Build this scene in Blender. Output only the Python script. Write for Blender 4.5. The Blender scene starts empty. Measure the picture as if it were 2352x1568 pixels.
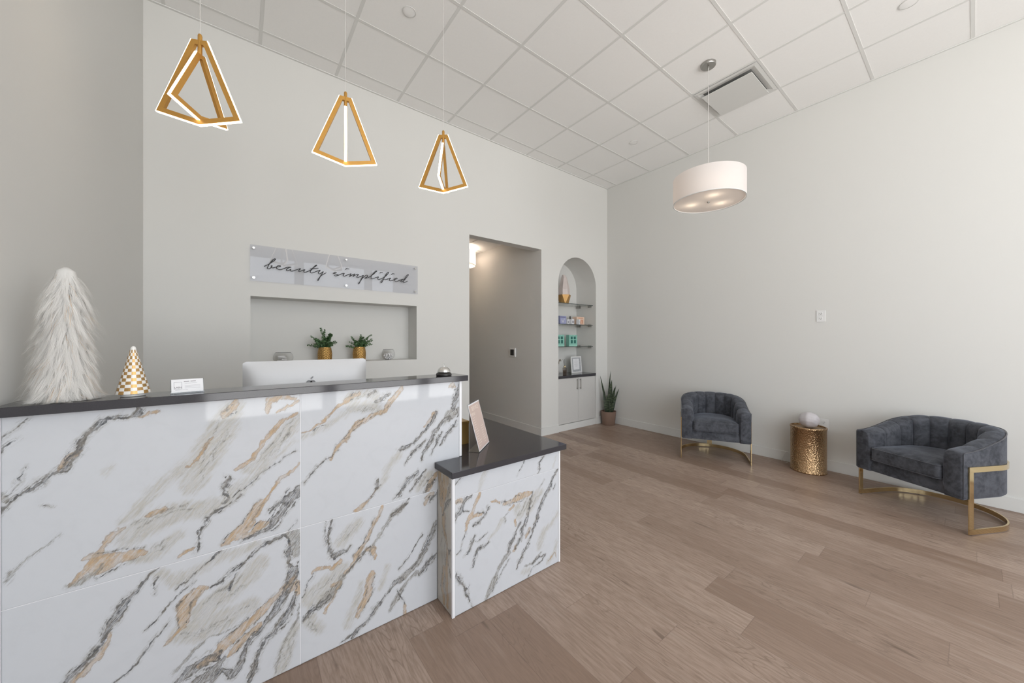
import bpy, math, random
import numpy as np
from mathutils import Vector, Matrix

random.seed(7)
np.random.seed(7)
SC = bpy.context.scene
COL = SC.collection
R = math.radians

# ------------------------------------------------------------------ camera
cam_d = bpy.data.cameras.new('camera')
cam = bpy.data.objects.new('camera', cam_d)
COL.objects.link(cam)
SC.camera = cam
cam_d.sensor_fit = 'HORIZONTAL'
cam_d.sensor_width = 36.0
cam_d.lens = 36.0 * 816.1 / 2352.0
cam_d.shift_x = -(1179.23 - 1176.0) / 2352.0
cam_d.shift_y = (780.9 - 784.0) / 2352.0
cam_d.clip_start = 0.05
cam.location = (0, 0, 1.4016)
cam.rotation_euler = (R(90), 0, -(R(90) - R(52.31)))

# ------------------------------------------------------------------ world, daylight, exposure
W = bpy.data.worlds.new('daylight_sky')
SC.world = W
W.use_nodes = True
bg = W.node_tree.nodes['Background']
# overcast sky above; brighter pavement glow below the horizon, added to lift the ceiling
_t = W.node_tree
_tc = _t.nodes.new('ShaderNodeTexCoord'); _sp = _t.nodes.new('ShaderNodeSeparateXYZ')
_mr = _t.nodes.new('ShaderNodeMapRange'); _mx = _t.nodes.new('ShaderNodeMix'); _mx.data_type = 'RGBA'
_t.links.new(_tc.outputs['Generated'], _sp.inputs[0]); _t.links.new(_sp.outputs[2], _mr.inputs[0])
_mr.inputs[1].default_value = -0.12; _mr.inputs[2].default_value = 0.02
_mx.inputs[6].default_value = (1.34, 1.34, 1.33, 1); _mx.inputs[7].default_value = (0.88, 0.93, 0.99, 1)
_t.links.new(_mr.outputs[0], _mx.inputs[0]); _t.links.new(_mx.outputs[2], bg.inputs[0])
bg.inputs[1].default_value = 6.3
SC.view_settings.view_transform = 'Standard'
SC.view_settings.look = 'None'
SC.view_settings.gamma = 1.0
SC.view_settings.exposure = -0.18
SC.view_settings.use_curve_mapping = False

# room box (metres): camera stands at the origin
XL, XR, YB, YF, HC = -0.576, 5.024, 3.859, -3.60, 4.005
WINS = [(-0.45, 1.25), (1.37, 3.07), (3.19, 3.95)]
for i, (a, b) in enumerate(WINS):          # portals only guide the sampling of the sky through the panes
    l = bpy.data.lights.new('window_portal', 'AREA')
    l.shape = 'RECTANGLE'
    l.size, l.size_y = b - a, 3.5
    l.cycles.is_portal = True
    o = bpy.data.objects.new('window_portal', l)
    o.location = ((a + b) / 2, YF - 0.12, 1.85)
    o.rotation_euler = (R(90), 0, 0)
    COL.objects.link(o)
LWIN = (-3.35, -2.05)                      # added left wall window, unseen behind the camera, to light the right wall
l = bpy.data.lights.new('window_portal', 'AREA')
l.shape = 'RECTANGLE'; l.size, l.size_y = LWIN[1] - LWIN[0], 3.5
l.cycles.is_portal = True
o = bpy.data.objects.new('window_portal', l)
o.location = (XL - 0.11, sum(LWIN) / 2, 1.85); o.rotation_euler = (R(90), 0, R(-90))
COL.objects.link(o)

# ------------------------------------------------------------------ material helpers
class NT:
    def __init__(s, name):
        s.m = bpy.data.materials.new(name)
        s.m.use_nodes = True
        s.t = s.m.node_tree
        s.b = s.t.nodes['Principled BSDF']
        s.out = s.t.nodes['Material Output']
    def n(s, typ, **k):
        x = s.t.nodes.new(typ)
        for a, v in k.items():
            setattr(x, a, v)
        return x
    def l(s, a, b):
        s.t.links.new(a, b)
    def put(s, sock, v):
        if isinstance(v, bpy.types.NodeSocket):
            s.l(v, sock)
        elif v is not None:
            sock.default_value = v
    def m_(s, op, a, b=None, c=None):
        x = s.n('ShaderNodeMath', operation=op)
        s.put(x.inputs[0], a); s.put(x.inputs[1], b)
        if c is not None: s.put(x.inputs[2], c)
        return x.outputs[0]
    def mix(s, f, a, b, mode='MIX'):
        x = s.n('ShaderNodeMix', data_type='RGBA', blend_type=mode)
        s.put(x.inputs['Factor'], f)
        s.put(x.inputs[6], a if not isinstance(a, tuple) else (*a[:3], 1))
        s.put(x.inputs[7], b if not isinstance(b, tuple) else (*b[:3], 1))
        return x.outputs[2]
    def noise(s, vec, scale, detail=3, rough=0.5, dist=0.0):
        x = s.n('ShaderNodeTexNoise')
        x.inputs['Scale'].default_value = scale
        x.inputs['Detail'].default_value = detail
        x.inputs['Roughness'].default_value = rough
        x.inputs['Distortion'].default_value = dist
        if vec is not None: s.l(vec, x.inputs['Vector'])
        return x.outputs['Fac']
    def map(s, vec, loc=(0, 0, 0), rot=(0, 0, 0), scale=(1, 1, 1)):
        x = s.n('ShaderNodeMapping')
        x.inputs['Location'].default_value = loc
        x.inputs['Rotation'].default_value = rot
        x.inputs['Scale'].default_value = scale
        s.l(vec, x.inputs['Vector'])
        return x.outputs[0]
    def pos(s):
        return s.n('ShaderNodeNewGeometry').outputs['Position']
    def objc(s):
        return s.n('ShaderNodeTexCoord').outputs['Object']
    def smooth(s, v, a, b, lo=0.0, hi=1.0):
        x = s.n('ShaderNodeMapRange', interpolation_type='SMOOTHSTEP')
        s.put(x.inputs['Value'], v)
        x.inputs['From Min'].default_value = a
        x.inputs['From Max'].default_value = b
        x.inputs['To Min'].default_value = lo
        x.inputs['To Max'].default_value = hi
        return x.outputs[0]
    def bump(s, h, strength=0.3, dist=0.002):
        x = s.n('ShaderNodeBump')
        x.inputs['Strength'].default_value = strength
        x.inputs['Distance'].default_value = dist
        s.l(h, x.inputs['Height'])
        s.l(x.outputs[0], s.b.inputs['Normal'])

def plain(name, col, rough=0.5, metal=0.0, spec=0.5, noise=0.0, nscale=30, bump=0.0, bscale=200, sheen=0.0, coat=0.0):
    k = NT(name)
    b = k.b.inputs
    b['Base Color'].default_value = (*col, 1)
    b['Roughness'].default_value = rough
    b['Metallic'].default_value = metal
    b['Specular IOR Level'].default_value = spec
    b['Coat Weight'].default_value = coat
    if sheen:
        b['Sheen Weight'].default_value = sheen
        b['Sheen Roughness'].default_value = 0.4
    if noise:
        f = k.noise(k.objc(), nscale, 4)
        c = k.mix(f, tuple(v * (1 - noise) for v in col), tuple(min(1, v * (1 + noise)) for v in col))
        k.l(c, b['Base Color'])
    if bump:
        k.bump(k.noise(k.objc(), bscale, 3), bump, 0.001)
    return k.m

def glassy(name, tint=(0.97, 0.98, 0.98), refl=1.45, rough=0.02, edge=0.0):
    k = NT(name)
    k.t.nodes.remove(k.b)
    tr = k.n('ShaderNodeBsdfTransparent'); tr.inputs[0].default_value = (*tint, 1)
    gl = k.n('ShaderNodeBsdfGlossy'); gl.inputs['Roughness'].default_value = rough
    fr = k.n('ShaderNodeFresnel')
    bf = k.n('ShaderNodeNewGeometry').outputs['Backfacing']      # thin sheet: same reflectance on both sides
    k.l(k.m_('ADD', refl, k.m_('MULTIPLY', bf, 1.0 / refl - refl)), fr.inputs[0])
    mx = k.n('ShaderNodeMixShader')
    k.l(fr.outputs[0], mx.inputs[0]); k.l(tr.outputs[0], mx.inputs[1]); k.l(gl.outputs[0], mx.inputs[2])
    k.l(mx.outputs[0], k.out.inputs[0])
    return k.m

def glow(name, col, strength, base=(0.8, 0.8, 0.8)):
    k = NT(name)
    k.b.inputs['Base Color'].default_value = (*base, 1)
    k.b.inputs['Emission Color'].default_value = (*col, 1)
    k.b.inputs['Emission Strength'].default_value = strength
    return k.m

M = {}
M['wall'] = plain('painted_wall', (0.70, 0.695, 0.67), 0.65, spec=0.15)
M['hallwall'] = M['wall']
M['white'] = plain('white_semi_gloss_paint', (0.70, 0.70, 0.68), 0.4, spec=0.35)
M['ceil'] = plain('ceiling_tile', (0.91, 0.905, 0.89), 0.85, spec=0.1, noise=0.025, nscale=90, bump=0.15, bscale=700)
M['grid'] = plain('ceiling_grid_metal', (0.75, 0.75, 0.73), 0.6, spec=0.15)
M['gold'] = plain('satin_gold_paint', (0.58, 0.31, 0.075), 0.38, metal=0.6, noise=0.06, nscale=60)
M['brass'] = plain('polished_brass', (0.70, 0.55, 0.31), 0.09, metal=1.0)
M['led'] = glow('led_strip', (1.0, 0.86, 0.66), 6.0)
M['nickel'] = plain('brushed_nickel', (0.42, 0.41, 0.39), 0.35, metal=1.0)
M['quartz'] = plain('dark_grey_quartz', (0.047, 0.045, 0.051), 0.09, spec=0.38, noise=0.22, nscale=260)
M['trimwhite'] = plain('white_tile_trim', (0.80, 0.80, 0.82), 0.3)
M['cabinet'] = plain('pale_grey_laminate', (0.60, 0.59, 0.57), 0.45, noise=0.03, nscale=40)
M['deskwood'] = plain('white_board', (0.66, 0.66, 0.65), 0.5)
M['glass'] = glassy('clear_glass', (0.995, 0.995, 0.995), 1.22)
M['acrylic'] = glassy('clear_acrylic', (0.90, 0.91, 0.92), 1.5)
M['signacrylic'] = glassy('sign_acrylic', (0.93, 0.935, 0.955), 1.28)
M['shelfglass'] = glassy('shelf_glass', (0.90, 0.92, 0.91), 1.35)
M['shelfedge'] = plain('shelf_glass_edge', (0.06, 0.075, 0.07), 0.2)
M['black'] = plain('black_vinyl', (0.012, 0.012, 0.014), 0.4)
M['paper'] = plain('white_card', (0.80, 0.80, 0.82), 0.5)
M['grey_ink'] = plain('grey_ink', (0.35, 0.35, 0.38), 0.6)
M['dark_ink'] = plain('dark_ink', (0.08, 0.06, 0.07), 0.6)
M['chrome'] = plain('chrome', (0.75, 0.75, 0.74), 0.12, metal=1.0)
M['blackplastic'] = plain('black_plastic', (0.02, 0.018, 0.018), 0.3)
M['tinsel'] = plain('gold_tinsel', (0.70, 0.45, 0.22), 0.3, metal=0.8)
M['chgold'] = plain('gold_glaze', (0.50, 0.30, 0.11), 0.28, metal=0.6, spec=.3)
M['facetgold'] = plain('faceted_gold_paint', (0.46, 0.27, 0.10), 0.42, metal=0.45, spec=.3)
M['chwhite'] = plain('white_glaze', (0.82, 0.81, 0.78), 0.15)
M['aluminium'] = plain('silver_aluminium', (0.62, 0.62, 0.63), 0.5, metal=0.35, spec=0.4)
M['logo'] = plain('grey_logo', (0.40, 0.40, 0.41), 0.25, metal=.6)
M['potgold'] = plain('gold_dimpled_ceramic', (0.50, 0.30, 0.10), 0.25, metal=0.85)
M['leaf'] = plain('eucalyptus_leaf', (0.085, 0.16, 0.065), 0.5, noise=0.5, nscale=25)
M['stem'] = plain('green_stem', (0.07, 0.10, 0.05), 0.6)
M['soil'] = plain('potting_soil', (0.05, 0.035, 0.025), 0.9, noise=0.3)
M['candy'] = plain('white_candy', (0.75, 0.74, 0.74), 0.35)
M['terracotta'] = plain('brown_matte_planter', (0.25, 0.165, 0.125), 0.6)
M['teal'] = plain('teal_carton', (0.24, 0.52, 0.43), 0.5)
M['teal_dark'] = plain('dark_teal_print', (0.015, 0.13, 0.11), 0.4)
M['teal_pale'] = plain('pale_teal_print', (0.35, 0.66, 0.56), 0.5)
M['lavender'] = plain('lavender_carton', (0.36, 0.38, 0.58), 0.5)
M['lav_dark'] = plain('dark_lavender_print', (0.13, 0.13, 0.26), 0.5)
M['peach'] = plain('peach_carton', (0.80, 0.59, 0.46), 0.5)
M['peach_dark'] = plain('orange_print', (0.60, 0.25, 0.14), 0.5)
M['amber'] = plain('dark_brown_glass', (0.05, 0.03, 0.025), 0.25)
M['salt'] = plain('pale_pink_salt_stone', (0.56, 0.53, 0.545), 0.45, noise=0.12, nscale=14, bump=0.5, bscale=60)
M['quartzpink'] = plain('pale_quartz_crystal', (0.63, 0.55, 0.52), 0.35, noise=0.12, nscale=12)
M['menupink'] = plain('blush_menu_print', (0.60, 0.47, 0.42), 0.5, noise=0.05, nscale=15)
M['cream'] = plain('cream_print', (0.78, 0.68, 0.60), 0.5)
M['box_gold'] = plain('gold_box', (0.42, 0.26, 0.08), 0.35, metal=0.5)
M['pampas'] = plain('pampas_plume', (0.42, 0.37, 0.31), 0.9)
M['liquid'] = glassy('amber_liquid', (0.75, 0.70, 0.66), 1.4)
M['reed'] = plain('dark_reed', (0.16, 0.14, 0.12), 0.7)
M['plate'] = plain('white_plastic_plate', (0.78, 0.78, 0.77), 0.3)
M['slot'] = plain('dark_slot', (0.03, 0.03, 0.03), 0.5)
M['ventdark'] = plain('dark_duct', (0.22, 0.22, 0.21), 0.8)
M['alu_frame'] = plain('storefront_frame', (0.20, 0.20, 0.20), 0.4)

# lamp shade fabric: lets the bulbs glow through
k = NT('white_linen_shade'); k.t.nodes.remove(k.b)
d = k.n('ShaderNodeBsdfDiffuse'); d.inputs[0].default_value = (0.80, 0.785, 0.78, 1)
t = k.n('ShaderNodeBsdfTranslucent'); t.inputs[0].default_value = (0.86, 0.76, 0.70, 1)
mx = k.n('ShaderNodeMixShader'); mx.inputs[0].default_value = 0.35
k.l(d.outputs[0], mx.inputs[1]); k.l(t.outputs[0], mx.inputs[2]); k.l(mx.outputs[0], k.out.inputs[0])
M['shade'] = k.m
k = NT('frosted_diffuser'); k.t.nodes.remove(k.b)
d = k.n('ShaderNodeBsdfDiffuse'); d.inputs[0].default_value = (0.75, 0.71, 0.71, 1)
t = k.n('ShaderNodeBsdfTranslucent'); t.inputs[0].default_value = (0.85, 0.78, 0.70, 1)
mx = k.n('ShaderNodeMixShader'); mx.inputs[0].default_value = 0.4
k.l(d.outputs[0], mx.inputs[1]); k.l(t.outputs[0], mx.inputs[2]); k.l(mx.outputs[0], k.out.inputs[0])
M['diffuser'] = k.m

k = NT('white_faux_fur'); k.t.nodes.remove(k.b)
d = k.n('ShaderNodeBsdfDiffuse'); d.inputs[0].default_value = (0.95, 0.94, 0.92, 1)
t = k.n('ShaderNodeBsdfTranslucent'); t.inputs[0].default_value = (0.95, 0.94, 0.92, 1)
mx = k.n('ShaderNodeMixShader'); mx.inputs[0].default_value = 0.45
k.l(d.outputs[0], mx.inputs[1]); k.l(t.outputs[0], mx.inputs[2]); k.l(mx.outputs[0], k.out.inputs[0])
M['fur'] = k.m

# velvet
k = NT('charcoal_velvet')
p = k.objc()
f = k.smooth(k.noise(p, 9, 5, 0.65, 0.6), 0.38, 0.68)
g = k.smooth(k.noise(p, 40, 3, 0.6), 0.35, 0.7)
c = k.mix(f, (0.038, 0.040, 0.048), (0.085, 0.089, 0.103))
c = k.mix(k.m_('MULTIPLY', g, 0.25), c, (0.14, 0.15, 0.175))
k.l(c, k.b.inputs['Base Color'])
k.b.inputs['Roughness'].default_value = 0.75
k.b.inputs['Specular IOR Level'].default_value = 0.25
k.b.inputs['Sheen Weight'].default_value = 0.35
k.b.inputs['Sheen Roughness'].default_value = 0.35
k.b.inputs['Sheen Tint'].default_value = (0.6, 0.66, 0.8, 1)
M['velvet'] = k.m
M['piping'] = plain('dark_velvet_piping', (0.045, 0.048, 0.06), 0.5, sheen=0.5)

# hammered brass drum
k = NT('hammered_antique_brass')
k.b.inputs['Base Color'].default_value = (0.50, 0.335, 0.19, 1)
k.b.inputs['Metallic'].default_value = 1.0
k.b.inputs['Roughness'].default_value = 0.27
v = k.n('ShaderNodeTexVoronoi', feature='SMOOTH_F1'); v.inputs['Scale'].default_value = 1.0
v.inputs['Smoothness'].default_value = 0.3
k.l(k.map(k.objc(), scale=(75, 75, 105)), v.inputs['Vector'])
k.bump(v.outputs['Distance'], 0.75, 0.006)
M['hammered'] = k.m
M['brassdark'] = plain('brass_tabletop', (0.40, 0.27, 0.15), 0.35, metal=1.0)

# oak vinyl planks running toward the back wall
k = NT('oak_plank_floor')
sx = k.n('ShaderNodeSeparateXYZ'); k.l(k.pos(), sx.inputs[0])
PW, PL = 0.18, 1.52
xs = k.m_('DIVIDE', k.m_('SUBTRACT', sx.outputs[0], 0.09), PW)
row = k.m_('FLOOR', xs)
wn = k.n('ShaderNodeTexWhiteNoise', noise_dimensions='1D'); k.l(row, wn.inputs['W'])
ys = k.m_('ADD', k.m_('DIVIDE', sx.outputs[1], PL), k.m_('MULTIPLY', wn.outputs['Value'], 3.7))
col_ = k.m_('FLOOR', ys)
cb = k.n('ShaderNodeCombineXYZ'); k.l(row, cb.inputs[0]); k.l(col_, cb.inputs[1])
w2 = k.n('ShaderNodeTexWhiteNoise', noise_dimensions='3D'); k.l(cb.outputs[0], w2.inputs['Vector'])
rnd = w2.outputs['Value']
fx = k.m_('FRACT', xs); fy = k.m_('FRACT', ys)
gx = k.m_('MINIMUM', fx, k.m_('SUBTRACT', 1.0, fx)); gy = k.m_('MINIMUM', fy, k.m_('SUBTRACT', 1.0, fy))
seam = k.m_('MAXIMUM', k.smooth(gx, 0.004, 0.012, 1, 0), k.smooth(gy, 0.0006, 0.0018, 1, 0))
gv = k.n('ShaderNodeCombineXYZ')
k.l(k.m_('ADD', k.m_('MULTIPLY', sx.outputs[0], 1.0), k.m_('MULTIPLY', rnd, 17.0)), gv.inputs[0])
k.l(k.m_('ADD', k.m_('MULTIPLY', sx.outputs[1], 0.09), k.m_('MULTIPLY', rnd, 31.0)), gv.inputs[1])
fine = k.noise(gv.outputs[0], 90, 6, 0.65)
gv2 = k.n('ShaderNodeCombineXYZ')
k.l(k.m_('ADD', sx.outputs[0], k.m_('MULTIPLY', rnd, 7.0)), gv2.inputs[0])
k.l(k.m_('ADD', k.m_('MULTIPLY', sx.outputs[1], 0.16), k.m_('MULTIPLY', rnd, 13.0)), gv2.inputs[1])
n2 = k.noise(gv2.outputs[0], 5.5, 3, 0.5, 0.25)
rings = k.m_('ABSOLUTE', k.m_('SINE', k.m_('MULTIPLY', n2, 85.0)))
cath = k.smooth(rings, 0.0, 0.55, 1, 0)
cathm = k.m_('MULTIPLY', cath, k.smooth(k.noise(gv2.outputs[0], 3.1, 2), 0.46, 0.62))
knot = k.smooth(k.noise(gv2.outputs[0], 16, 2, 0.5, 0.4), 0.67, 0.76)
base = k.mix(k.smooth(rnd, 0.0, 1.0), (0.278, 0.192, 0.145), (0.430, 0.326, 0.265))
base = k.mix(k.smooth(fine, 0.36, 0.66, 0.0, 0.62), base, (0.222, 0.155, 0.116))
base = k.mix(k.smooth(k.noise(gv.outputs[0], 22, 3, 0.5), 0.55, 0.8, 0.0, 0.45), base, (0.44, 0.355, 0.295))
base = k.mix(k.m_('MULTIPLY', cathm, 0.5), base, (0.18, 0.125, 0.092))
base = k.mix(k.m_('MULTIPLY', knot, 0.65), base, (0.12, 0.08, 0.058))
base = k.mix(k.m_('MULTIPLY', seam, 0.24), base, (0.06, 0.04, 0.03))
k.l(base, k.b.inputs['Base Color'])
k.put(k.b.inputs['Roughness'], k.smooth(fine, 0.3, 0.7, 0.34, 0.46))
k.b.inputs['Specular IOR Level'].default_value = 0.4
k.bump(k.m_('SUBTRACT', k.m_('MULTIPLY', fine, -0.25), seam), 0.25, 0.001)
M['floor'] = k.m

# marble-look porcelain: signed distances to the veins are stored on the slabs
def marble(name, rot, base=(0.57, 0.585, 0.615)):
    k = NT(name)
    at = k.n('ShaderNodeAttribute', attribute_name='vein')
    sp = k.n('ShaderNodeSeparateColor'); k.l(at.outputs['Color'], sp.inputs[0])
    K_, T_, G_, O_ = sp.outputs[0], sp.outputs[1], sp.outputs[2], at.outputs['Alpha']
    p = k.pos()
    st = k.map(p, rot=(0, rot, 0), scale=(1, 1, 1))
    stv = k.map(st, scale=(7.0, 7.0, 1.0))           # stretched along the vein direction
    s1 = k.noise(stv, 14, 6, 0.72, 0.3)
    s2 = k.noise(stv, 40, 5, 0.7, 0.2)
    n1 = k.noise(p, 55, 5, 0.65)
    n2 = k.noise(p, 14, 4, 0.6, 0.8)
    def msk(F, amp, soft, nz, off=0.0):
        v = k.m_('ADD', k.m_('MULTIPLY', F, 30.0), k.m_('MULTIPLY', k.m_('SUBTRACT', nz, 0.5), amp))
        return k.smooth(v, -soft + off, soft + off)
    c = base
    cloud = k.smooth(n2, 0.45, 0.75, 0.0, 0.30)
    c = k.mix(cloud, c, tuple(v * .90 for v in base))
    # hairline fractures, stretched along the veins
    h1 = k.smooth(k.m_('ABSOLUTE', k.m_('SUBTRACT', k.noise(stv, 7, 4, 0.6, 0.5), 0.5)), 0.0, 0.014, 1, 0)
    h2 = k.smooth(k.m_('ABSOLUTE', k.m_('SUBTRACT', k.noise(stv, 18, 4, 0.7, 0.9), 0.5)), 0.0, 0.022, 1, 0)
    mg = k.m_('MULTIPLY', msk(G_, 36, 15, s1), k.smooth(s1, 0.36, 0.66, 0.28, 0.85))
    gcol = k.mix(k.smooth(s2, 0.35, 0.65), (0.47, 0.43, 0.36), (0.42, 0.42, 0.40))
    c = k.mix(mg, c, gcol)
    tz = k.m_('ADD', k.m_('MULTIPLY', s1, 0.55), k.m_('MULTIPLY', n1, 0.45))
    mt = k.m_('MULTIPLY', msk(T_, 26, 3.6, tz), k.m_('MULTIPLY', k.smooth(s1, 0.34, 0.58, 0.35, 0.95), k.smooth(n2, 0.32, 0.52, 0.5, 1.0)))
    tcol = k.mix(k.smooth(s2, 0.36, 0.64), (0.52, 0.345, 0.185), (0.42, 0.33, 0.235))
    c = k.mix(mt, c, tcol)
    near_t = msk(T_, 20, 6, tz, -5.0)
    edge = k.m_('MULTIPLY', msk(T_, 26, 1.3, tz, -1.0), k.m_('SUBTRACT', 1.0, msk(T_, 26, 1.3, tz, 1.2)))
    c = k.mix(k.m_('MULTIPLY', edge, 0.5), c, (0.24, 0.17, 0.11))
    mo = k.m_('MULTIPLY', msk(O_, 20, 3.0, tz), k.smooth(s2, 0.38, 0.60, 0.25, 0.92))
    ocol = k.mix(k.smooth(s1, 0.35, 0.65), (0.33, 0.305, 0.26), (0.19, 0.19, 0.18))
    c = k.mix(mo, c, ocol)
    kz = k.m_('ADD', k.m_('MULTIPLY', s2, 0.6), k.m_('MULTIPLY', n1, 0.4))
    wide = k.smooth(k.m_('MULTIPLY', K_, 30.0), 2.0, 7.0, 0.0, 1.0)
    brk = k.m_('SUBTRACT', 1.0, k.m_('MULTIPLY', wide, k.smooth(s2, 0.44, 0.56, 0.75, 0.0)))
    mk = k.m_('MULTIPLY', msk(K_, 19, 1.3, kz), k.m_('MULTIPLY', brk, k.smooth(n1, 0.34, 0.60, 0.55, 0.97)))
    kcol = k.mix(k.smooth(s1, 0.38, 0.62), (0.075, 0.08, 0.088), (0.19, 0.175, 0.155))
    halo = k.m_('MULTIPLY', msk(K_, 26, 7, kz, -5.0), k.smooth(s1, 0.40, 0.62, 0.0, 0.42))
    c = k.mix(halo, c, (0.34, 0.325, 0.295))
    near = k.m_('MAXIMUM', k.m_('MAXIMUM', msk(K_, 14, 5, kz, -7.0), k.m_('MULTIPLY', msk(O_, 14, 5, kz, -6.0), 1.0)), k.m_('MAXIMUM', k.m_('MULTIPLY', near_t, 0.7), k.m_('MULTIPLY', msk(G_, 30, 8, s1), 0.38)))
    hh = k.m_('MULTIPLY', near, k.m_('MAXIMUM', k.m_('MULTIPLY', h1, 0.55), k.m_('MULTIPLY', h2, 0.40)))
    c = k.mix(hh, c, (0.15, 0.14, 0.13))
    c = k.mix(mk, c, kcol)
    k.l(c, k.b.inputs['Base Color'])
    k.b.inputs['Roughness'].default_value = 0.045
    k.b.inputs['Specular IOR Level'].default_value = 0.32
    return k.m
M['marble'] = marble('veined_porcelain', R(-38))
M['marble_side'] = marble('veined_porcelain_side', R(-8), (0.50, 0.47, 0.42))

# snake plant leaf
k = NT('banded_snake_leaf')
w_ = k.n('ShaderNodeTexNoise'); w_.inputs['Scale'].default_value = 1.0; w_.inputs['Detail'].default_value = 3
k.l(k.map(k.objc(), scale=(18, 18, 90)), w_.inputs['Vector'])
c = k.mix(k.smooth(w_.outputs['Fac'], 0.48, 0.60), (0.018, 0.030, 0.016), (0.085, 0.115, 0.060))
k.l(c, k.b.inputs['Base Color']); k.b.inputs['Roughness'].default_value = 0.4
M['snake'] = k.m

# ------------------------------------------------------------------ mesh helpers
class MB:
    def __init__(s):
        s.v = []; s.f = []; s.mi = []
    def add(s, vs, fs, mi=0):
        o = len(s.v)
        s.v += [tuple(v) for v in vs]
        s.f += [tuple(i + o for i in f) for f in fs]
        s.mi += [mi] * len(fs)
        return s
    def box(s, x0, x1, y0, y1, z0, z1, mi=0):
        v = [(x0, y0, z0), (x1, y0, z0), (x1, y1, z0), (x0, y1, z0), (x0, y0, z1), (x1, y0, z1), (x1, y1, z1), (x0, y1, z1)]
        f = [(0, 3, 2, 1), (4, 5, 6, 7), (0, 1, 5, 4), (1, 2, 6, 5), (2, 3, 7, 6), (3, 0, 4, 7)]
        return s.add(v, f, mi)
    def quad(s, a, b, c, d, mi=0):
        return s.add([a, b, c, d], [(0, 1, 2, 3)], mi)
    def prism(s, poly, z0, z1, mi=0):
        n = len(poly)
        v = [(x, y, z0) for x, y in poly] + [(x, y, z1) for x, y in poly]
        f = [tuple(range(n - 1, -1, -1)), tuple(range(n, 2 * n))] + [(i, (i + 1) % n, n + (i + 1) % n, n + i) for i in range(n)]
        return s.add(v, f, mi)
    def lathe(s, prof, n=32, c=(0, 0), mi=0, cap=True, ang0=0.0):
        vs = []
        for r, z in prof:
            for i in range(n):
                a = ang0 + 2 * math.pi * i / n
                vs.append((c[0] + r * math.cos(a), c[1] + r * math.sin(a), z))
        fs = []
        for j in range(len(prof) - 1):
            for i in range(n):
                fs.append((j * n + i, j * n + (i + 1) % n, (j + 1) * n + (i + 1) % n, (j + 1) * n + i))
        if cap:
            fs.append(tuple(range(n - 1, -1, -1)))
            fs.append(tuple((len(prof) - 1) * n + i for i in range(n)))
        return s.add(vs, fs, mi)
    def tube(s, pts, r, n=8, mi=0, cap=True):
        pts = [Vector(p) for p in pts]
        rr = r if isinstance(r, (list, tuple)) else [r] * len(pts)
        vs = []; up = None
        for i, p in enumerate(pts):
            d = (pts[min(i + 1, len(pts) - 1)] - pts[max(i - 1, 0)])
            if d.length < 1e-9: d = Vector((0, 0, 1))
            d.normalize()
            if up is None:
                up = Vector((0, 0, 1)) if abs(d.z) < 0.9 else Vector((1, 0, 0))
            a = d.cross(up)
            if a.length < 1e-6: a = d.cross(Vector((1, 0, 0)))
            a.normalize(); b = a.cross(d).normalized(); up = b
            for j in range(n):
                t = 2 * math.pi * j / n
                vs.append(p + (a * math.cos(t) + b * math.sin(t)) * rr[i])
        fs = []
        for i in range(len(pts) - 1):
            for j in range(n):
                fs.append((i * n + j, i * n + (j + 1) % n, (i + 1) * n + (j + 1) % n, (i + 1) * n + j))
        if cap:
            fs.append(tuple(range(n - 1, -1, -1))); fs.append(tuple((len(pts) - 1) * n + j for j in range(n)))
        return s.add(vs, fs, mi)
    def grid(s, fn, nu, nv, closed_u=False, mi=0):
        vs = [fn(i / (nu if closed_u else nu - 1), j / (nv - 1)) for j in range(nv) for i in range(nu)]
        fs = []
        for j in range(nv - 1):
            for i in range(nu if closed_u else nu - 1):
                i2 = (i + 1) % nu
                fs.append((j * nu + i, j * nu + i2, (j + 1) * nu + i2, (j + 1) * nu + i))
        return s.add(vs, fs, mi)
    def build(s, name, mats, parent=None, smooth=0.0, bevel=0.0, seg=2, origin=None):
        vs = s.v
        if origin is not None:
            vs = [(a - origin[0], b - origin[1], c - origin[2]) for a, b, c in vs]
        me = bpy.data.meshes.new(name)
        me.from_pydata(vs, [], s.f)
        mats = mats if isinstance(mats, list) else [mats]
        for m in mats: me.materials.append(m)
        if len(mats) > 1:
            me.polygons.foreach_set('material_index', s.mi)
        if smooth:
            me.shade_smooth()
            me.set_sharp_from_angle(angle=R(smooth))
        me.update()
        o = bpy.data.objects.new(name, me)
        COL.objects.link(o)
        if origin is not None: o.location = origin
        if parent is not None: o.parent = parent
        if bevel:
            b = o.modifiers.new('soft_edges', 'BEVEL'); b.width = bevel; b.segments = seg; b.limit_method = 'ANGLE'
            b.angle_limit = R(40)
            if not smooth:
                pass
        return o

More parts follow.
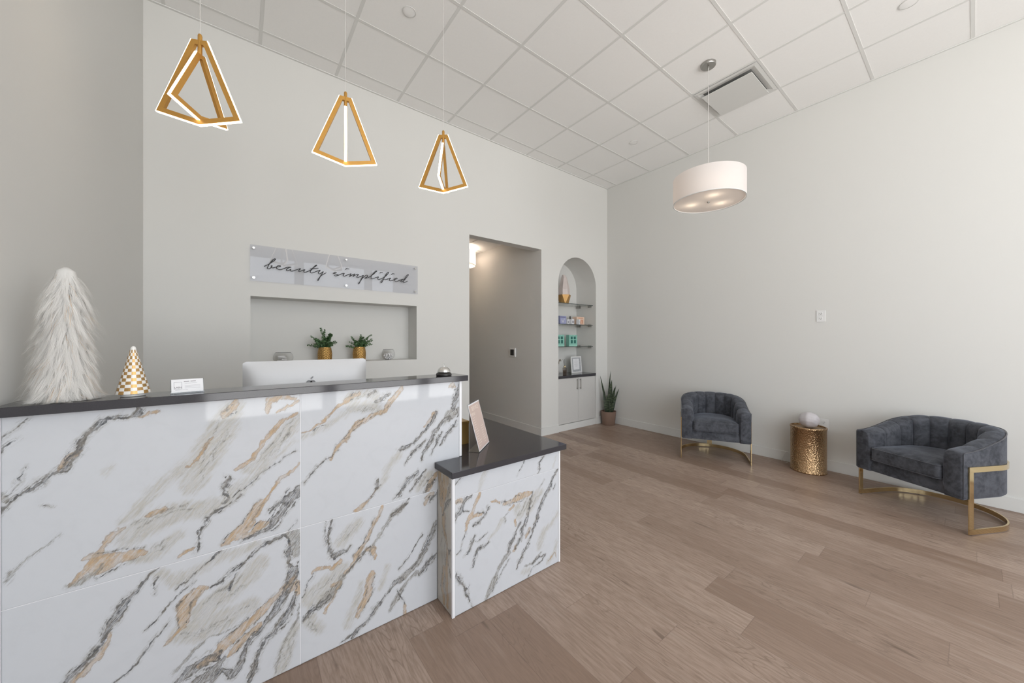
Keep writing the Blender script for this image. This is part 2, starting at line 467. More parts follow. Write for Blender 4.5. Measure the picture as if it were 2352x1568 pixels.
def tag(o, label=None, cat=None, group=None, kind=None):
    if label: o['label'] = label
    if cat: o['category'] = cat
    if group: o['group'] = group
    if kind: o['kind'] = kind
    return o
def thing(name, loc, label, cat, rz=0.0, group=None):
    o = bpy.data.objects.new(name, None)
    o.empty_display_size = 0.05
    COL.objects.link(o)
    o.location = loc; o.rotation_euler = (0, 0, rz)
    return tag(o, label, cat, group)
def struct(name, mb, mat, **k):
    return tag(mb.build(name, mat, **k), kind='structure')
def copy_tree(o, parent=None):
    c = o.copy(); COL.objects.link(c)
    if parent is not None: c.parent = parent
    for ch in list(o.children): copy_tree(ch, c)
    return c
def text(name, body, size, mat, parent, loc, rot=(R(90), 0, 0), align='CENTER', ext=0.0003, sx=1.0):
    c = bpy.data.curves.new('lettering_curve', 'FONT')
    c.body = body; c.size = size; c.extrude = ext; c.align_x = align; c.align_y = 'CENTER'
    tmp = bpy.data.objects.new('lettering_curve', c)
    COL.objects.link(tmp)
    bpy.context.view_layer.update()
    me = bpy.data.meshes.new_from_object(tmp.evaluated_get(bpy.context.evaluated_depsgraph_get()))
    bpy.data.objects.remove(tmp)
    me.materials.clear(); me.materials.append(mat)
    o = bpy.data.objects.new(name, me)
    COL.objects.link(o)
    o.parent = parent; o.location = loc; o.rotation_euler = rot; o.scale = (sx, 1, 1)
    return o

# ================================================================== THE ROOM
XD0, XD1, ZD = 2.284, 3.498, 2.725           # hallway opening
NX0, NX1, NZ0, NZ1, NY = 0.080, 1.595, 1.184, 1.788, 4.107   # long niche
AX0, AX1, AY = 3.845, 4.724, 4.292           # arched niche
ACX, AR = (AX0 + AX1) / 2, (AX1 - AX0) / 2
AZ = 2.715 - AR
WT = 0.142                                    # wall thickness at the opening

MB().box(XL - 0.1, XR + 0.1, YF - 0.1, 8.2, -0.06, 0.0).build('floor', M['floor'])['kind'] = 'structure'
struct('ceiling', MB().box(XL - 0.1, XR + 0.1, YF - 0.1, YB + 0.05, HC, HC + 0.05), M['ceil'])

w = MB()
def rect_y(mb, x0, x1, z0, z1, y):            # faces toward -y
    mb.quad((x0, y, z0), (x1, y, z0), (x1, y, z1), (x0, y, z1))
rect_y(w, XL - 0.1, NX0, 0, HC, YB)
rect_y(w, NX0, NX1, 0, NZ0, YB); rect_y(w, NX0, NX1, NZ1, HC, YB)
rect_y(w, NX1, XD0, 0, HC, YB); rect_y(w, XD0, XD1, ZD, HC, YB)
rect_y(w, XD1, AX0, 0, HC, YB); rect_y(w, AX1, XR + 0.1, 0, HC, YB)
NS = 48
arc = [(ACX - AR * math.cos(math.pi * i / NS), AZ + AR * math.sin(math.pi * i / NS)) for i in range(NS + 1)]
for (xa, za), (xb, zb) in zip(arc, arc[1:]):
    w.quad((xa, YB, za), (xb, YB, zb), (xb, YB, HC), (xa, YB, HC))
    w.quad((xa, YB, za), (xa, AY, za), (xb, AY, zb), (xb, YB, zb))
    w.add([(ACX, AY, AZ), (xa, AY, za), (xb, AY, zb)], [(0, 2, 1)])
rect_y(w, AX0, AX1, 0, AZ, AY)
w.quad((AX0, YB, 0), (AX0, AY, 0), (AX0, AY, AZ), (AX0, YB, AZ))
w.quad((AX1, YB, 0), (AX1, YB, AZ), (AX1, AY, AZ), (AX1, AY, 0))
rect_y(w, NX0, NX1, NZ0, NZ1, NY)
w.quad((NX0, YB, NZ0), (NX0, NY, NZ0), (NX0, NY, NZ1), (NX0, YB, NZ1))
w.quad((NX1, YB, NZ0), (NX1, YB, NZ1), (NX1, NY, NZ1), (NX1, NY, NZ0))
w.quad((NX0, YB, NZ1), (NX0, NY, NZ1), (NX1, NY, NZ1), (NX1, YB, NZ1))
w.quad((NX0, YB, NZ0), (NX1, YB, NZ0), (NX1, NY, NZ0), (NX0, NY, NZ0))
# opening: soffit, its left jamb, header back
w.quad((XD0, YB, ZD), (XD0, YB + WT, ZD), (XD1, YB + WT, ZD), (XD1, YB, ZD))
w.quad((XD0, YB, 0), (XD0, YB + WT, 0), (XD0, YB + WT, ZD), (XD0, YB, ZD))
w.quad((XD0, YB + WT, ZD), (XD0, YB + WT, 3.1), (XD1, YB + WT, 3.1), (XD1, YB + WT, ZD))
struct('wall_back', w, M['wall'])
struct('wall_left', MB().box(XL - 0.1, XL, LWIN[1], YB, 0, HC).box(XL - 0.1, XL, YF - 0.12, LWIN[0], 0, HC).box(XL - 0.1, XL, LWIN[0], LWIN[1], 0, 0.09)
       .box(XL - 0.1, XL, LWIN[0], LWIN[1], 3.62, HC), M['wall'])
struct('wall_right', MB().box(XR, XR + 0.1, YF - 0.1, YB, 0, HC), M['wall'])
struct('wall_hall_right', MB().box(XD1, XD1 + 0.1, YB + 0.002, 8.0, 0, 3.1), M['wall'])
struct('wall_hall_left', MB().box(XD0 - 0.1, XD0, YB + WT, 8.0, 0, 3.1), M['wall'])
struct('wall_hall_end', MB().box(XD0 - 0.1, XD1 + 0.1, 8.0, 8.1, 0, 3.1), M['wall'])
struct('ceiling_hall', MB().box(XD0 - 0.1, XD1 + 0.1, YB + WT, 8.1, 3.0, 3.06), M['ceil'])

# window wall behind the camera
w = MB()
w.box(XL, XR, YF - 0.12, YF, 0, 0.09); w.box(XL, XR, YF - 0.12, YF, 3.62, HC)
xs_ = [XL] + [v for ab in WINS for v in ab] + [XR]
for i in range(0, len(xs_), 2):
    w.box(xs_[i], xs_[i + 1], YF - 0.12, YF, 0.09, 3.62)
struct('wall_front', w, M['wall'])
for i, (a, b) in enumerate(WINS):
    r = tag(bpy.data.objects.new('window_%d' % (i + 1), None), kind='structure')
    COL.objects.link(r); r.location = ((a + b) / 2, YF - 0.06, 0.09)
    fr = MB(); h = (b - a) / 2
    fr.box(-h, h, -0.04, 0.04, 0, 0.06); fr.box(-h, h, -0.04, 0.04, 3.47, 3.53)
    fr.box(-h, -h + 0.05, -0.04, 0.04, 0.06, 3.47); fr.box(h - 0.05, h, -0.04, 0.04, 0.06, 3.47)
    fr.box(-h + 0.05, h - 0.05, -0.03, 0.03, 2.35, 2.41)
    fr.build('frame', M['alu_frame'], r)
    MB().box(-h + 0.05, h - 0.05, -0.004, 0.004, 0.06, 2.35).box(-h + 0.05, h - 0.05, -0.004, 0.004, 2.41, 3.47).build('pane', M['glass'], r)

r = tag(bpy.data.objects.new('window_4', None), kind='structure')  # unseen window, added to bring daylight onto the right wall
COL.objects.link(r); r.location = (XL - 0.06, sum(LWIN) / 2, 0.09)
h = (LWIN[1] - LWIN[0]) / 2
MB().box(-0.035, 0.035, -h, h, 0, 0.06).box(-0.035, 0.035, -h, h, 3.47, 3.53).box(-0.035, 0.035, -h, -h + 0.05, 0.06, 3.47).box(-0.035, 0.035, h - 0.05, h, 0.06, 3.47).box(-0.03, 0.03, -0.025, 0.025, 0.06, 3.47).build('frame', M['alu_frame'], r)
MB().box(-0.004, 0.004, -h + 0.05, -0.026, 0.06, 3.47).box(-0.004, 0.004, 0.026, h - 0.05, 0.06, 3.47).build('pane', M['glass'], r)

# ceiling grid
GU = [0.148 + 0.61 * i for i in range(-1, 8)]
GV = [3.662 - 0.61 * j for j in range(0, 9)]
g = MB()
for u in GU: g.box(u - 0.012, u + 0.012, YF, YB, HC - 0.0025, HC)
us = [XL] + GU + [XR]
for v in GV:
    for a, b in zip(us, us[1:]):
        g.box(a + (0.012 if a != XL else 0), b - (0.012 if b != XR else 0), v - 0.012, v + 0.012, HC - 0.0025, HC)
g.box(XL, XR, YB - 0.02, YB, HC - 0.008, HC - 0.001); g.box(XR - 0.02, XR, YF, YB - 0.02, HC - 0.008, HC - 0.001)
g.box(XL, XL + 0.02, YF, YB - 0.02, HC - 0.008, HC - 0.001)
struct('trim_1', g, M['grid'])
g = MB()
for u in (2.40, 3.01): g.box(u - 0.012, u + 0.012, YB + WT, 8, 2.994, 3.0)
for v in (4.19, 4.80, 5.41, 6.02, 6.63): 
    for a, b in ((XD0, 2.388), (2.412, 2.998), (3.022, XD1)): g.box(a, b, v - 0.012, v + 0.012, 2.994, 3.0)
struct('trim_2', g, M['grid'])

# baseboards
BH, BT = 0.114, 0.013
struct('baseboard_back', MB().box(XL, XD0, YB - BT, YB, 0, BH).box(XD1 , AX0, YB - BT, YB, 0, BH).box(AX1, XR - BT, YB - BT, YB, 0, BH)
       .box(AX1 - 0.001, AX1 + 0.0, YB - BT, YB + 0.02, 0, BH), M['white'], bevel=0.003)
struct('baseboard_right', MB().box(XR - BT, XR, YF, YB, 0, BH), M['white'], bevel=0.003)
struct('baseboard_left', MB().box(XL, XL + BT, 2.6, YB - BT, 0, BH), M['white'], bevel=0.003)
struct('baseboard_hall', MB().box(XD1 - BT, XD1, YB - BT, 8.0, 0, BH), M['white'], bevel=0.003)

# ================================================================== MARBLE DESK
VEINS = '''K1 -564 881 3.6 -542 905 3.0 -516 931 3.7 -490 952 6.2 -476 968 7.5 -454 985 5.1 -438 991 10.2 -421 1019 9.0 -409 1040 6.5 -392 1079 5.2 -370 1112 5.3 -361 1124 9.3 -345 1135 3.4 -311 1142 2.7 -297 1142 3.4 -278 1150 9.7 -270 1162 7.0
T1 -454 988 3.2 -440 1010 7.7 -421 1029 7.7 -407 1039 3.3
T1 -273 1139 4.2 -238 1149 3.5 -223 1149 2.1
K1 -559 1107 1 -539 1134 1.2 -528 1151 1.8 -513 1164 1.2
K1 -564 1063 4.2 -557 1077 3.0 -531 1103 1.2
K1 -550 931 1.2 -539 940 1.2 -531 969 1.8 -524 985 1.8 -516 1014 1
O1 -562 941 8.4 -553 929 7.2 -546 912 4.8
K1 -474 886 1.9 -464 879 1.6
O1 -562 672 3.0 -546 701 4.8 -531 711 3.0 -505 734 1.9 -482 754 1.2 -454 785 1
G1 -9 1156 19.7 -58 1084 23.1 -127 974 18.7 -171 917 16.1 -213 887 14.3 -253 851 17.6 -282 811 17.3 -311 782 12.3
G1 -22 1134 31.3 -46 1059 42.6 -93 968 45.5 -116 897 37.5 -138 873 37.1
T1 -9 1164 9.4 -40 1112 10.9 -46 1098 3.9
T1 -81 1026 3.0 -116 972 3.0 -155 928 2.9
T1 -398 685 7.8 -370 694 9.3 -361 714 5.3 -348 733 8.0 -320 754 5.4 -306 760 2.7
T1 -425 608 3.2 -396 648 15.7 -374 653 29.8 -339 659 25.6 -302 662 20.6 -273 665 15.3 -261 664 7.0
O1 -430 607 3.9 -396 615 10.5 -379 628 7.9 -365 649 5.3
G1 -263 651 28.0 -223 658 28.5 -197 677 18.1 -171 698 14.6
T1 -253 785 7.0 -233 793 9.2 -215 798 6.4
G1 -282 755 9.7 -243 785 17.7 -223 793 14.3 -171 796 16.1 -116 784 18.8 -70 779 15.3
G1 -297 732 34.4 -243 757 31.8 -171 771 29.3 -87 769 30.4
G1 -52 774 23.2 -22 805 23.5 16 827 17.5 61 864 11.4 101 905 6.6 150 937 6.7 193 971 5.1
K1 -58 768 4.6 -28 791 6.2 -52 813 3.1 -40 845 5.4 -28 869 3.1
K1 -130 606 2.2 -124 645 3.7 -116 694 3.0 -99 719 3.0 -81 740 5.3 -64 747 4.6 -28 767 2.3 16 795 1.6
K1 -15 795 1.6 22 817 1.6 74 861 2.0 136 897 1.7 193 928 1.7
T1 -3 895 6.3 35 926 4.8 68 977 6.5 115 1026 8.3 150 1063 6.7 193 1083 5.1
T1 94 1104 8.2 101 1152 11.6 150 1164 6.7 193 1155 4.3
T1 136 1098 5.0 171 1128 5.1 201 1142 4.3
G1 35 886 24.1 101 946 24.8 171 1017 25.5 201 1065 21.5
T1 -46 606 4.6 -9 636 15.7 29 656 20.8 48 698 21.0 68 733 16.3 88 752 9.0 94 766 4.9
T1 16 620 8.0 48 625 9.7 74 649 14.7 94 651 4.9
T1 101 773 3.3 136 822 5.0 171 848 6.8 201 867 4.3
K1 3 608 3.2 61 613 4.9 94 626 8.2 115 645 13.3 136 671 13.4 157 707 15.2 171 737 17.0 193 748 18.9 206 771 8.6
K1 98 683 1.6 122 713 4.2 143 724 4.2 157 745 5.9 179 752 5.1
T1 -171 606 5.9 -149 624 5.9 -138 631 4.5
K1 201 635 1.3 164 595 1.3
G1 -357 953 5.3 -339 969 3.4
W1 61 674 4.1 81 696 2.5
K2 -434 307 7.7 -421 322 7.7 -392 351 3.9 -374 381 4.0 -357 419 3.3 -345 447 10.7 -329 459 14.9 -320 489 13.6 -297 519 6.9 -273 543 5.6 -248 575 3.5 -213 597 2.2
T2 -419 295 6.5 -396 321 7.9 -374 348 7.9 -361 374 6.7 -348 407 5.4 -343 419 3.4
O2 -396 354 7.9 -379 384 9.2
K2 -171 504 2.9 -138 523 2.2 -99 553 2.3 -58 583 4.6 -28 596 3.1
G2 -223 565 15.7 -187 529 18.1 -144 533 14.8 -81 554 19.1 -22 562 19.6 54 575 16.2
K2 -243 495 1.1 -238 529 2.1 -228 553 1.4
K2 -325 240 4.1 -297 264 3.4 -273 293 2.8 -238 330 2.8 -208 372 2.2 -197 388 1.1
K2 -258 383 1.4 -223 422 1.8 -208 429 2.9 -187 456 2.2 -171 478 2.2 -138 501 1.5
T2 -202 304 5.8 -187 325 5.8 -171 346 8.8 -163 386 16.2 -152 426 22.1 -133 454 20.9 -116 469 16.5 -93 467 6.1
K2 -81 462 3.0 -52 473 4.6 -40 483 2.3 3 505 1.6 41 531 2.4 88 563 4.9 136 579 6.7 157 589 3.4
K2 -34 419 3.1 -28 439 4.7 -9 479 1.6
G2 -116 372 37.5 -58 406 38.5 3 434 31.7 68 489 32.5
G2 -171 324 29.3 -116 312 37.5 -58 314 38.5 35 341 32.1
T2 -116 177 9.0 -81 188 13.7 -58 213 15.4 -28 229 15.6 16 262 17.5 48 278 16.1 88 308 16.4 129 331 10.0 157 361 8.4 186 392 4.3
T2 -34 177 9.3 3 205 14.3 41 225 11.3 68 244 9.8
O2 -187 187 5.8 -155 220 8.8 -127 250 6.0 -87 275 3.8 -58 267 3.1 -9 274 2.4
K2 -171 149 10.2 -138 174 19.3 -104 185 18.1 -81 188 19.8 -64 201 7.7
K2 -110 121 22.6 -81 127 18.3 -70 151 15.3 -52 172 9.3
W2 -84 174 6.9 -73 171 4.6
W2 -116 147 7.5 -110 151 4.5
K2 -81 96 7.6 -52 125 7.7 -22 92 15.7 3 141 14.3 22 171 8.0 35 196 8.0 68 220 6.5 101 253 11.6 129 281 11.7 150 322 11.8 171 372 11.9 186 409 18.8 190 433 17.1 201 446 8.6
K2 29 32 6.4 48 77 8.1 68 139 5.7 94 182 4.9 115 188 8.3 143 216 10.1 164 256 10.2 186 298 6.8 193 320 6.9
K2 171 440 6.8 164 494 5.9 164 536 4.2 157 581 3.4
O2 182 581 25.6 190 527 24.0 193 491 15.4
W2 186 464 17.1 195 444 10.3
T2 171 338 8.5 193 363 12.0 201 308 6.9
O2 122 18 4.2 136 86 5.0 164 155 4.2 193 209 5.1 201 265 3.4
G2 136 2 20.9 164 112 25.4 193 183 17.1
O2 35 52 11.2 51 99 9.7 61 134 4.9
T3 325 867 5.4 366 923 7.3 409 971 7.4 453 1021 13.2 517 1041 11.6 565 1055 11.8 604 1100 14.0 645 1146 10.1 650 1161 5.1
K3 216 777 1.7 254 820 3.5 277 842 2.7 325 876 2.3 366 905 1.8
G3 400 1121 20.4 453 1144 24.6 499 1149 19.2 527 1127 23.3
T3 396 1112 7.4 426 1137 9.4 453 1149 7.6
K3 499 1140 5.8 527 1157 7.8
K3 527 1108 7.8 565 1124 7.9 585 1132 5.9
T3 216 1002 2.6 285 1035 4.4 366 1097 5.5 418 1138 7.5
G3 418 1091 24.3 499 1092 23.1 546 1057 21.5
G3 216 985 5.2 269 1002 8.8 350 1035 10.9 400 1065 9.3
K3 261 1012 2.6 301 1024 1.8
K3 982 1151 9.0 976 1118 11.3 963 1063 13.5 938 1021 11.1
O3 926 989 28.8 969 1006 13.5 901 948 11.0
T3 938 1154 11.1 951 1142 8.9
K3 842 1010 6.5 819 981 8.6 785 933 5.3 751 896 8.4 718 865 3.1 676 852 10.2 655 851 12.2 635 850 4.0
K3 926 972 11.1 865 942 8.7 830 904 9.7 807 854 9.6 773 808 6.3 762 768 4.2
K3 785 869 4.2 740 835 4.2 686 794 3.1 666 767 2.0
K3 963 950 4.5 914 891 3.3 865 833 3.3
K3 877 897 2.2 842 859 5.4 819 788 3.2
T3 830 1006 5.4 796 974 6.4 773 945 5.3
G3 635 824 15.1 594 773 14.9 565 720 11.8 536 668 7.8
K3 531 728 4.9 531 689 5.8 517 664 2.9 489 642 2.9
T3 531 679 5.8 499 640 3.8 471 618 13.3 444 603 9.4
K3 740 720 2.1 718 694 3.1 676 683 8.2 655 648 6.1 635 613 3.0
K3 619 607 1.5 645 640 3.0 655 673 2.0
K3 697 627 5.2 729 660 5.2 785 721 4.2
T3 854 684 8.7 819 649 15.0 796 612 12.8
K3 773 596 5.3 807 630 5.3 842 654 3.2
G3 751 634 21.0 807 684 26.7
K4 333 599 5.4 323 561 4.5 317 527 5.4 317 464 3.6 329 419 5.4 341 410 10.9 366 419 11.0 400 425 7.4 418 447 4.7
K4 305 594 1.8 301 533 1.8 305 478 1.8
G4 366 465 22.9 409 515 27.9 444 541 23.6
T4 254 373 4.4 277 390 7.1 317 383 7.2 333 368 9.0 366 382 7.3
T4 392 326 9.3 418 353 11.2 453 406 9.5 489 469 9.6 527 535 8.7 555 595 7.9
T4 480 396 9.6 513 394 15.5 517 363 13.6 522 342 7.8
O4 489 374 5.8 527 428 8.7 565 474 7.9 604 521 10.0 645 539 7.1 686 568 6.2
K4 604 519 3.0 645 539 4.0 686 568 4.1
K4 219 188 3.5 254 215 7.0 285 227 8.9 325 245 10.8
O4 285 227 16.0 325 245 19.8 358 276 14.6 383 311 9.2
K4 383 311 5.5 418 344 3.7 462 384 4.7 499 409 3.8
K4 216 284 2.6 231 330 2.6 261 370 2.6
T4 301 184 5.4 350 243 5.5 366 291 9.2 325 290 7.2
G4 254 268 43.9 317 302 45.0 366 346 36.7
G4 246 175 26.2 285 112 17.8
T4 444 98 7.5 462 127 17.1 489 182 19.2 499 236 13.5 513 278 7.7
G4 400 82 18.6 435 159 18.8 462 241 15.2
K4 375 11 2.8 444 41 6.6 489 67 5.8 527 98 5.8 546 118 4.9 585 150 3.0 614 187 12.0 655 191 14.2
O4 645 185 16.2 708 221 18.6 751 246 18.9 785 286 12.7
K4 708 226 8.3 751 256 6.3 785 297 8.5 807 342 12.8 830 377 12.9 842 416 9.7
K4 426 13 9.4 453 46 5.7
K4 751 172 6.3 785 201 8.5 819 231 6.4 842 244 5.4
O4 594 56 8.0 635 98 14.1 655 140 10.2 686 167 8.2 740 187 10.4
K4 666 44 2.0 655 89 4.1 635 138 2.0
T4 666 13 8.2 666 44 6.1
K4 645 245 2.0 686 280 2.1 729 337 3.1 762 378 3.2
T4 779 531 6.4 796 569 13.8 819 584 10.7
K4 807 534 4.3 842 578 5.4
K4 604 531 3.0 655 556 5.1 697 596 3.1
G4 546 196 11.7 585 279 9.9
W4 506 334 14.5 510 313 7.7
K5 865 672 1.6 890 694 2.2 905 707 2.8
G5 1010 602 9.2 1023 639 10.4 1034 671 10.4 1054 701 8.2
K5 1266 622 1.2 1294 660 1.9 1327 703 2.5
K5 1420 596 2.6 1437 622 5.2 1450 665 3.9 1477 692 2.0
G5 1546 604 2.7 1574 666 2.7
K6 868 479 7.7 877 510 11.0 902 530 11.1 915 560 7.8 934 582 10.1 953 588 7.9
T6 871 583 8.8 902 580 8.9
T6 924 425 5.6 928 450 6.7 947 472 9.0 966 500 11.3 986 534 8.0 1006 568 6.9 1017 588 6.9
T6 953 475 5.6 993 480 8.0 1020 484 6.9
K6 915 526 3.3 944 515 3.4
K6 973 435 4.5 1000 432 5.7 1027 453 4.6 1054 479 3.5 1068 496 2.9
K6 993 492 2.3 1027 493 3.5 1041 478 2.9
T6 1075 520 3.5 1104 524 5.3 1133 507 3.6
K6 1148 506 2.4 1170 503 3.0 1185 493 3.0
T6 1170 488 9.7 1200 482 7.3 1239 487 11.1 1286 499 17.5 1335 498 16.5 1368 496 9.0
G6 1270 428 28.1 1286 386 18.8 1335 447 31.8 1352 405 31.9 1385 446 32.3 1420 476 29.3 1446 482 19.7
T6 1208 434 4.9 1239 456 7.4
T6 1258 345 7.5 1254 377 7.4
K6 1335 320 5.7 1348 380 5.7 1360 440 5.1 1377 500 5.1
K6 1385 266 6.5 1403 286 7.8 1420 320 9.1 1437 380 10.5 1464 431 9.2 1491 457 12.0 1518 490 10.7 1546 530 8.1 1574 571 7.5 1588 588 5.5
K6 1286 348 7.5 1262 306 5.0 1239 271 6.8 1215 236 6.7 1200 211 7.3
K6 1327 361 6.3 1310 316 5.7 1302 268 6.3 1270 235 7.5 1247 212 5.0
T6 1368 284 9.0 1335 257 8.9
T6 1254 222 8.7 1239 203 6.2
W6 1363 312 16.7 1368 323 12.8
W6 1282 328 7.5
O6 1208 202 12.2 1170 185 15.7 1140 154 10.8 1126 118 8.4 1118 103 10.7 1104 80 15.4 1083 53 20.0 1061 21 16.4 1051 3 11.7
K6 1262 88 3.7 1278 126 5.0 1327 171 3.8 1368 233 3.9 1394 263 3.2
K6 1090 27 1.2 1140 89 1.2 1208 171 1.2
K6 960 213 1.7 973 219 4.5 976 252 2.3 996 290 4.6 1034 300 2.3 1061 302 4.7 1068 311 3.5
K6 915 286 1.7 934 291 4.5 960 326 6.8 973 356 5.7 986 380 2.9
K6 986 340 2.3 1000 335 2.9 1034 358 2.3 1061 366 1.8
K6 877 312 2.2 902 330 1.7 928 416 1.7
K6 871 220 3.3 871 204 6.6 886 189 7.7 908 155 4.4 928 119 3.9 937 82 4.5 957 45 2.3 963 14 1.7
K6 934 105 1.7 953 137 1.1
G6 1075 332 5.9 1126 363 7.2 1162 399 9.7
O6 1177 382 3.0 1174 408 3.0 1200 424 2.4
O6 1327 82 5.7 1385 72 8.4 1411 95 7.8 1446 115 6.6
K6 1385 72 4.5 1411 95 4.5 1482 88 3.3
K6 1482 88 4.6 1464 62 4.0 1385 46 1.9 1335 9 1.9
G6 1437 157 19.6 1473 237 19.8 1536 257 13.5 1593 307 10.9
G6 1509 31 13.4 1564 71 13.6 1583 139 9.5
G6 1310 51 12.6 1352 47 12.8
T6 1509 38 2.7 1564 71 2.7 1583 37 2.7
K6 1555 474 3.4 1574 496 2.0
K6 1437 511 1.3 1473 548 1.3'''
SCRIPT_STROKES = [[(176,2052),(189,2061),(205,2072),(226,2090),(248,2111),(259,2126),(256,2131),(246,2125),(231,2105),(215,2079),(205,2057),(201,2040),(209,2035),(220,2040),(229,2053),(234,2064),(230,2065),(229,2054),(235,2047),(250,2051),(268,2059),(286,2063),(298,2070),(290,2074),(277,2070),(268,2059),(270,2046),(284,2039),(299,2039),(322,2050),(345,2064),(363,2070),(382,2071)],
[(382,2071),(361,2063),(345,2047),(345,2037),(356,2037),(370,2046),(379,2054),(373,2043),(384,2035),(405,2044),(433,2058),(455,2068),(445,2054),(438,2042),(445,2038),(466,2050),(490,2062),(481,2047),(485,2038),(500,2041),(524,2055),(544,2072),(566,2094),(587,2114),(583,2117),(569,2103),(549,2075),(536,2054),(535,2041),(544,2037),(564,2045),(593,2061),(619,2072),(606,2057),(602,2042),(611,2036),(629,2048),(643,2061),(634,2043),(621,2016),(606,1989),(596,1969)],
[(603,1983),(619,2013),(639,2032),(670,2054)],
[(534,2078),(554,2077),(578,2084),(603,2090)],
[(728,2053),(744,2063),(762,2068),(748,2063),(741,2055),(756,2050),(772,2046),(769,2038),(752,2032),(739,2037)],
[(752,2032),(776,2041),(803,2057),(830,2068),(823,2053),(821,2042),(833,2039),(857,2052),(885,2066),(893,2069),(885,2053),(878,2039),(899,2055),(923,2070),(927,2069),(918,2055),(911,2043),(930,2058),(955,2072),(962,2069),(953,2053),(946,2041),(958,2040),(983,2051),(1012,2067),(998,2041),(980,2001),(964,1973)],
[(973,1986),(994,2025),(1019,2055),(1041,2071),(1054,2068),(1045,2052),(1023,2038),(1052,2045),(1085,2066),(1119,2097),(1144,2123),(1140,2127),(1123,2113),(1097,2079),(1087,2055),(1091,2041),(1108,2043),(1134,2056),(1162,2068),(1155,2052),(1161,2039),(1180,2045),(1214,2064),(1245,2091),(1269,2122),(1265,2128),(1249,2112),(1230,2078),(1214,2045),(1199,2016),(1189,2009),(1191,2023),(1207,2044),(1222,2049),(1238,2047),(1265,2058),(1291,2069),(1277,2051),(1281,2040),(1305,2044),(1333,2057),(1361,2070),(1357,2076),(1341,2070),(1333,2057),(1337,2041),(1357,2039),(1385,2052),(1414,2066),(1433,2071)],
[(1433,2071),(1410,2057),(1400,2042),(1414,2041),(1439,2060),(1464,2091),(1485,2118),(1487,2128),(1479,2125),(1460,2103),(1439,2068),(1431,2043),(1437,2035),(1460,2044),(1477,2056)],
[(842,2105),(852,2116),(876,2114)],
[(1176,2106),(1189,2117),(1210,2115)],
[(1299,2106),(1313,2118),(1333,2116)]]

def lattice(seed, x, z, s):
    rs = np.random.RandomState(seed); T = rs.rand(128, 128)
    u = x / s; v = z / s
    i = np.floor(u).astype(int); j = np.floor(v).astype(int)
    a = u - i; b = v - j
    a = a * a * (3 - 2 * a); b = b * b * (3 - 2 * b)
    g = lambda p, q: T[p % 128, q % 128]
    return (g(i, j) * (1 - a) + g(i + 1, j) * a) * (1 - b) + (g(i, j + 1) * (1 - a) + g(i + 1, j + 1) * a) * b - 0.5
STR = {}
for ln in VEINS.strip().split('\n'):
    q = ln.split(); v = [float(t) / 1000 for t in q[1:]]
    STR.setdefault(int(q[0][1]), []).append((q[0][0], [tuple(v[i:i + 3]) for i in range(0, len(v), 3)]))
# the short return's side slab: long vertical clouding in tan and grey
STR[7] = [('T', [(1.66, .03, .012), (1.67, .20, .014), (1.665, .33, .010), (1.70, .42, .014), (1.71, .55, .020), (1.69, .64, .026), (1.68, .70, .03)]),
          ('T', [(1.74, .52, .012), (1.73, .62, .02), (1.75, .69, .016)]), ('T', [(1.70, .02, .01), (1.72, .12, .014), (1.70, .21, .01)]),
          ('K', [(1.62, .60, .004), (1.65, .57, .010), (1.68, .53, .007), (1.72, .47, .003)]),
          ('K', [(1.612, .33, .003), (1.64, .31, .008), (1.66, .33, .003)]), ('K', [(1.61, .22, .010), (1.625, .20, .008), (1.64, .23, .003)]),
          ('O', [(1.63, .66, .010), (1.66, .60, .012)]), ('G', [(1.69, .05, .03), (1.70, .3, .03), (1.68, .6, .04)])]
rg = random.Random(21)
for tl_ in list(STR):
    extra = []
    for ty, P in STR[tl_]:
        wm = sum(p[2] for p in P) / len(P)
        Ln = sum(math.hypot(b[0] - a[0], b[1] - a[1]) for a, b in zip(P, P[1:]))
        if (ty == 'K' and wm > .0032 and Ln > .04) or (ty in 'TO' and wm > .008) or (ty == 'G' and wm > .02):
            for rep_ in range({'K': 3, 'T': 2, 'O': 2, 'G': 3}[ty]):
                side = (-1) ** rep_; t0 = rg.uniform(0, .35); t1 = rg.uniform(.6, 1.0); ofs = rg.uniform(.4, 1.5) if ty != 'G' else rg.uniform(-.9, .9)
                Q = []
                for i in range(12):
                    s_ = (t0 + (t1 - t0) * i / 11) * (len(P) - 1); j = min(int(s_), len(P) - 2); f_ = s_ - j
                    a, b = P[j], P[j + 1]; L_ = math.hypot(b[0] - a[0], b[1] - a[1]) + 1e-9
                    nx_, nz_ = -(b[1] - a[1]) / L_, (b[0] - a[0]) / L_
                    w_ = a[2] + (b[2] - a[2]) * f_
                    o_ = side * (w_ * ofs + (.003 if ty == 'K' else 0)) + .0035 * math.sin(i * 1.3 + rep_ * 2)
                    Q.append((a[0] + (b[0] - a[0]) * f_ + nx_ * o_, a[1] + (b[1] - a[1]) * f_ + nz_ * o_, .0005 + .0016 * rg.random() * math.sin(math.pi * (i + .5) / 12)))
                extra.append(('K' if ty in 'KTO' and rep_ < 2 else 'O', Q))
    STR[tl_] += extra
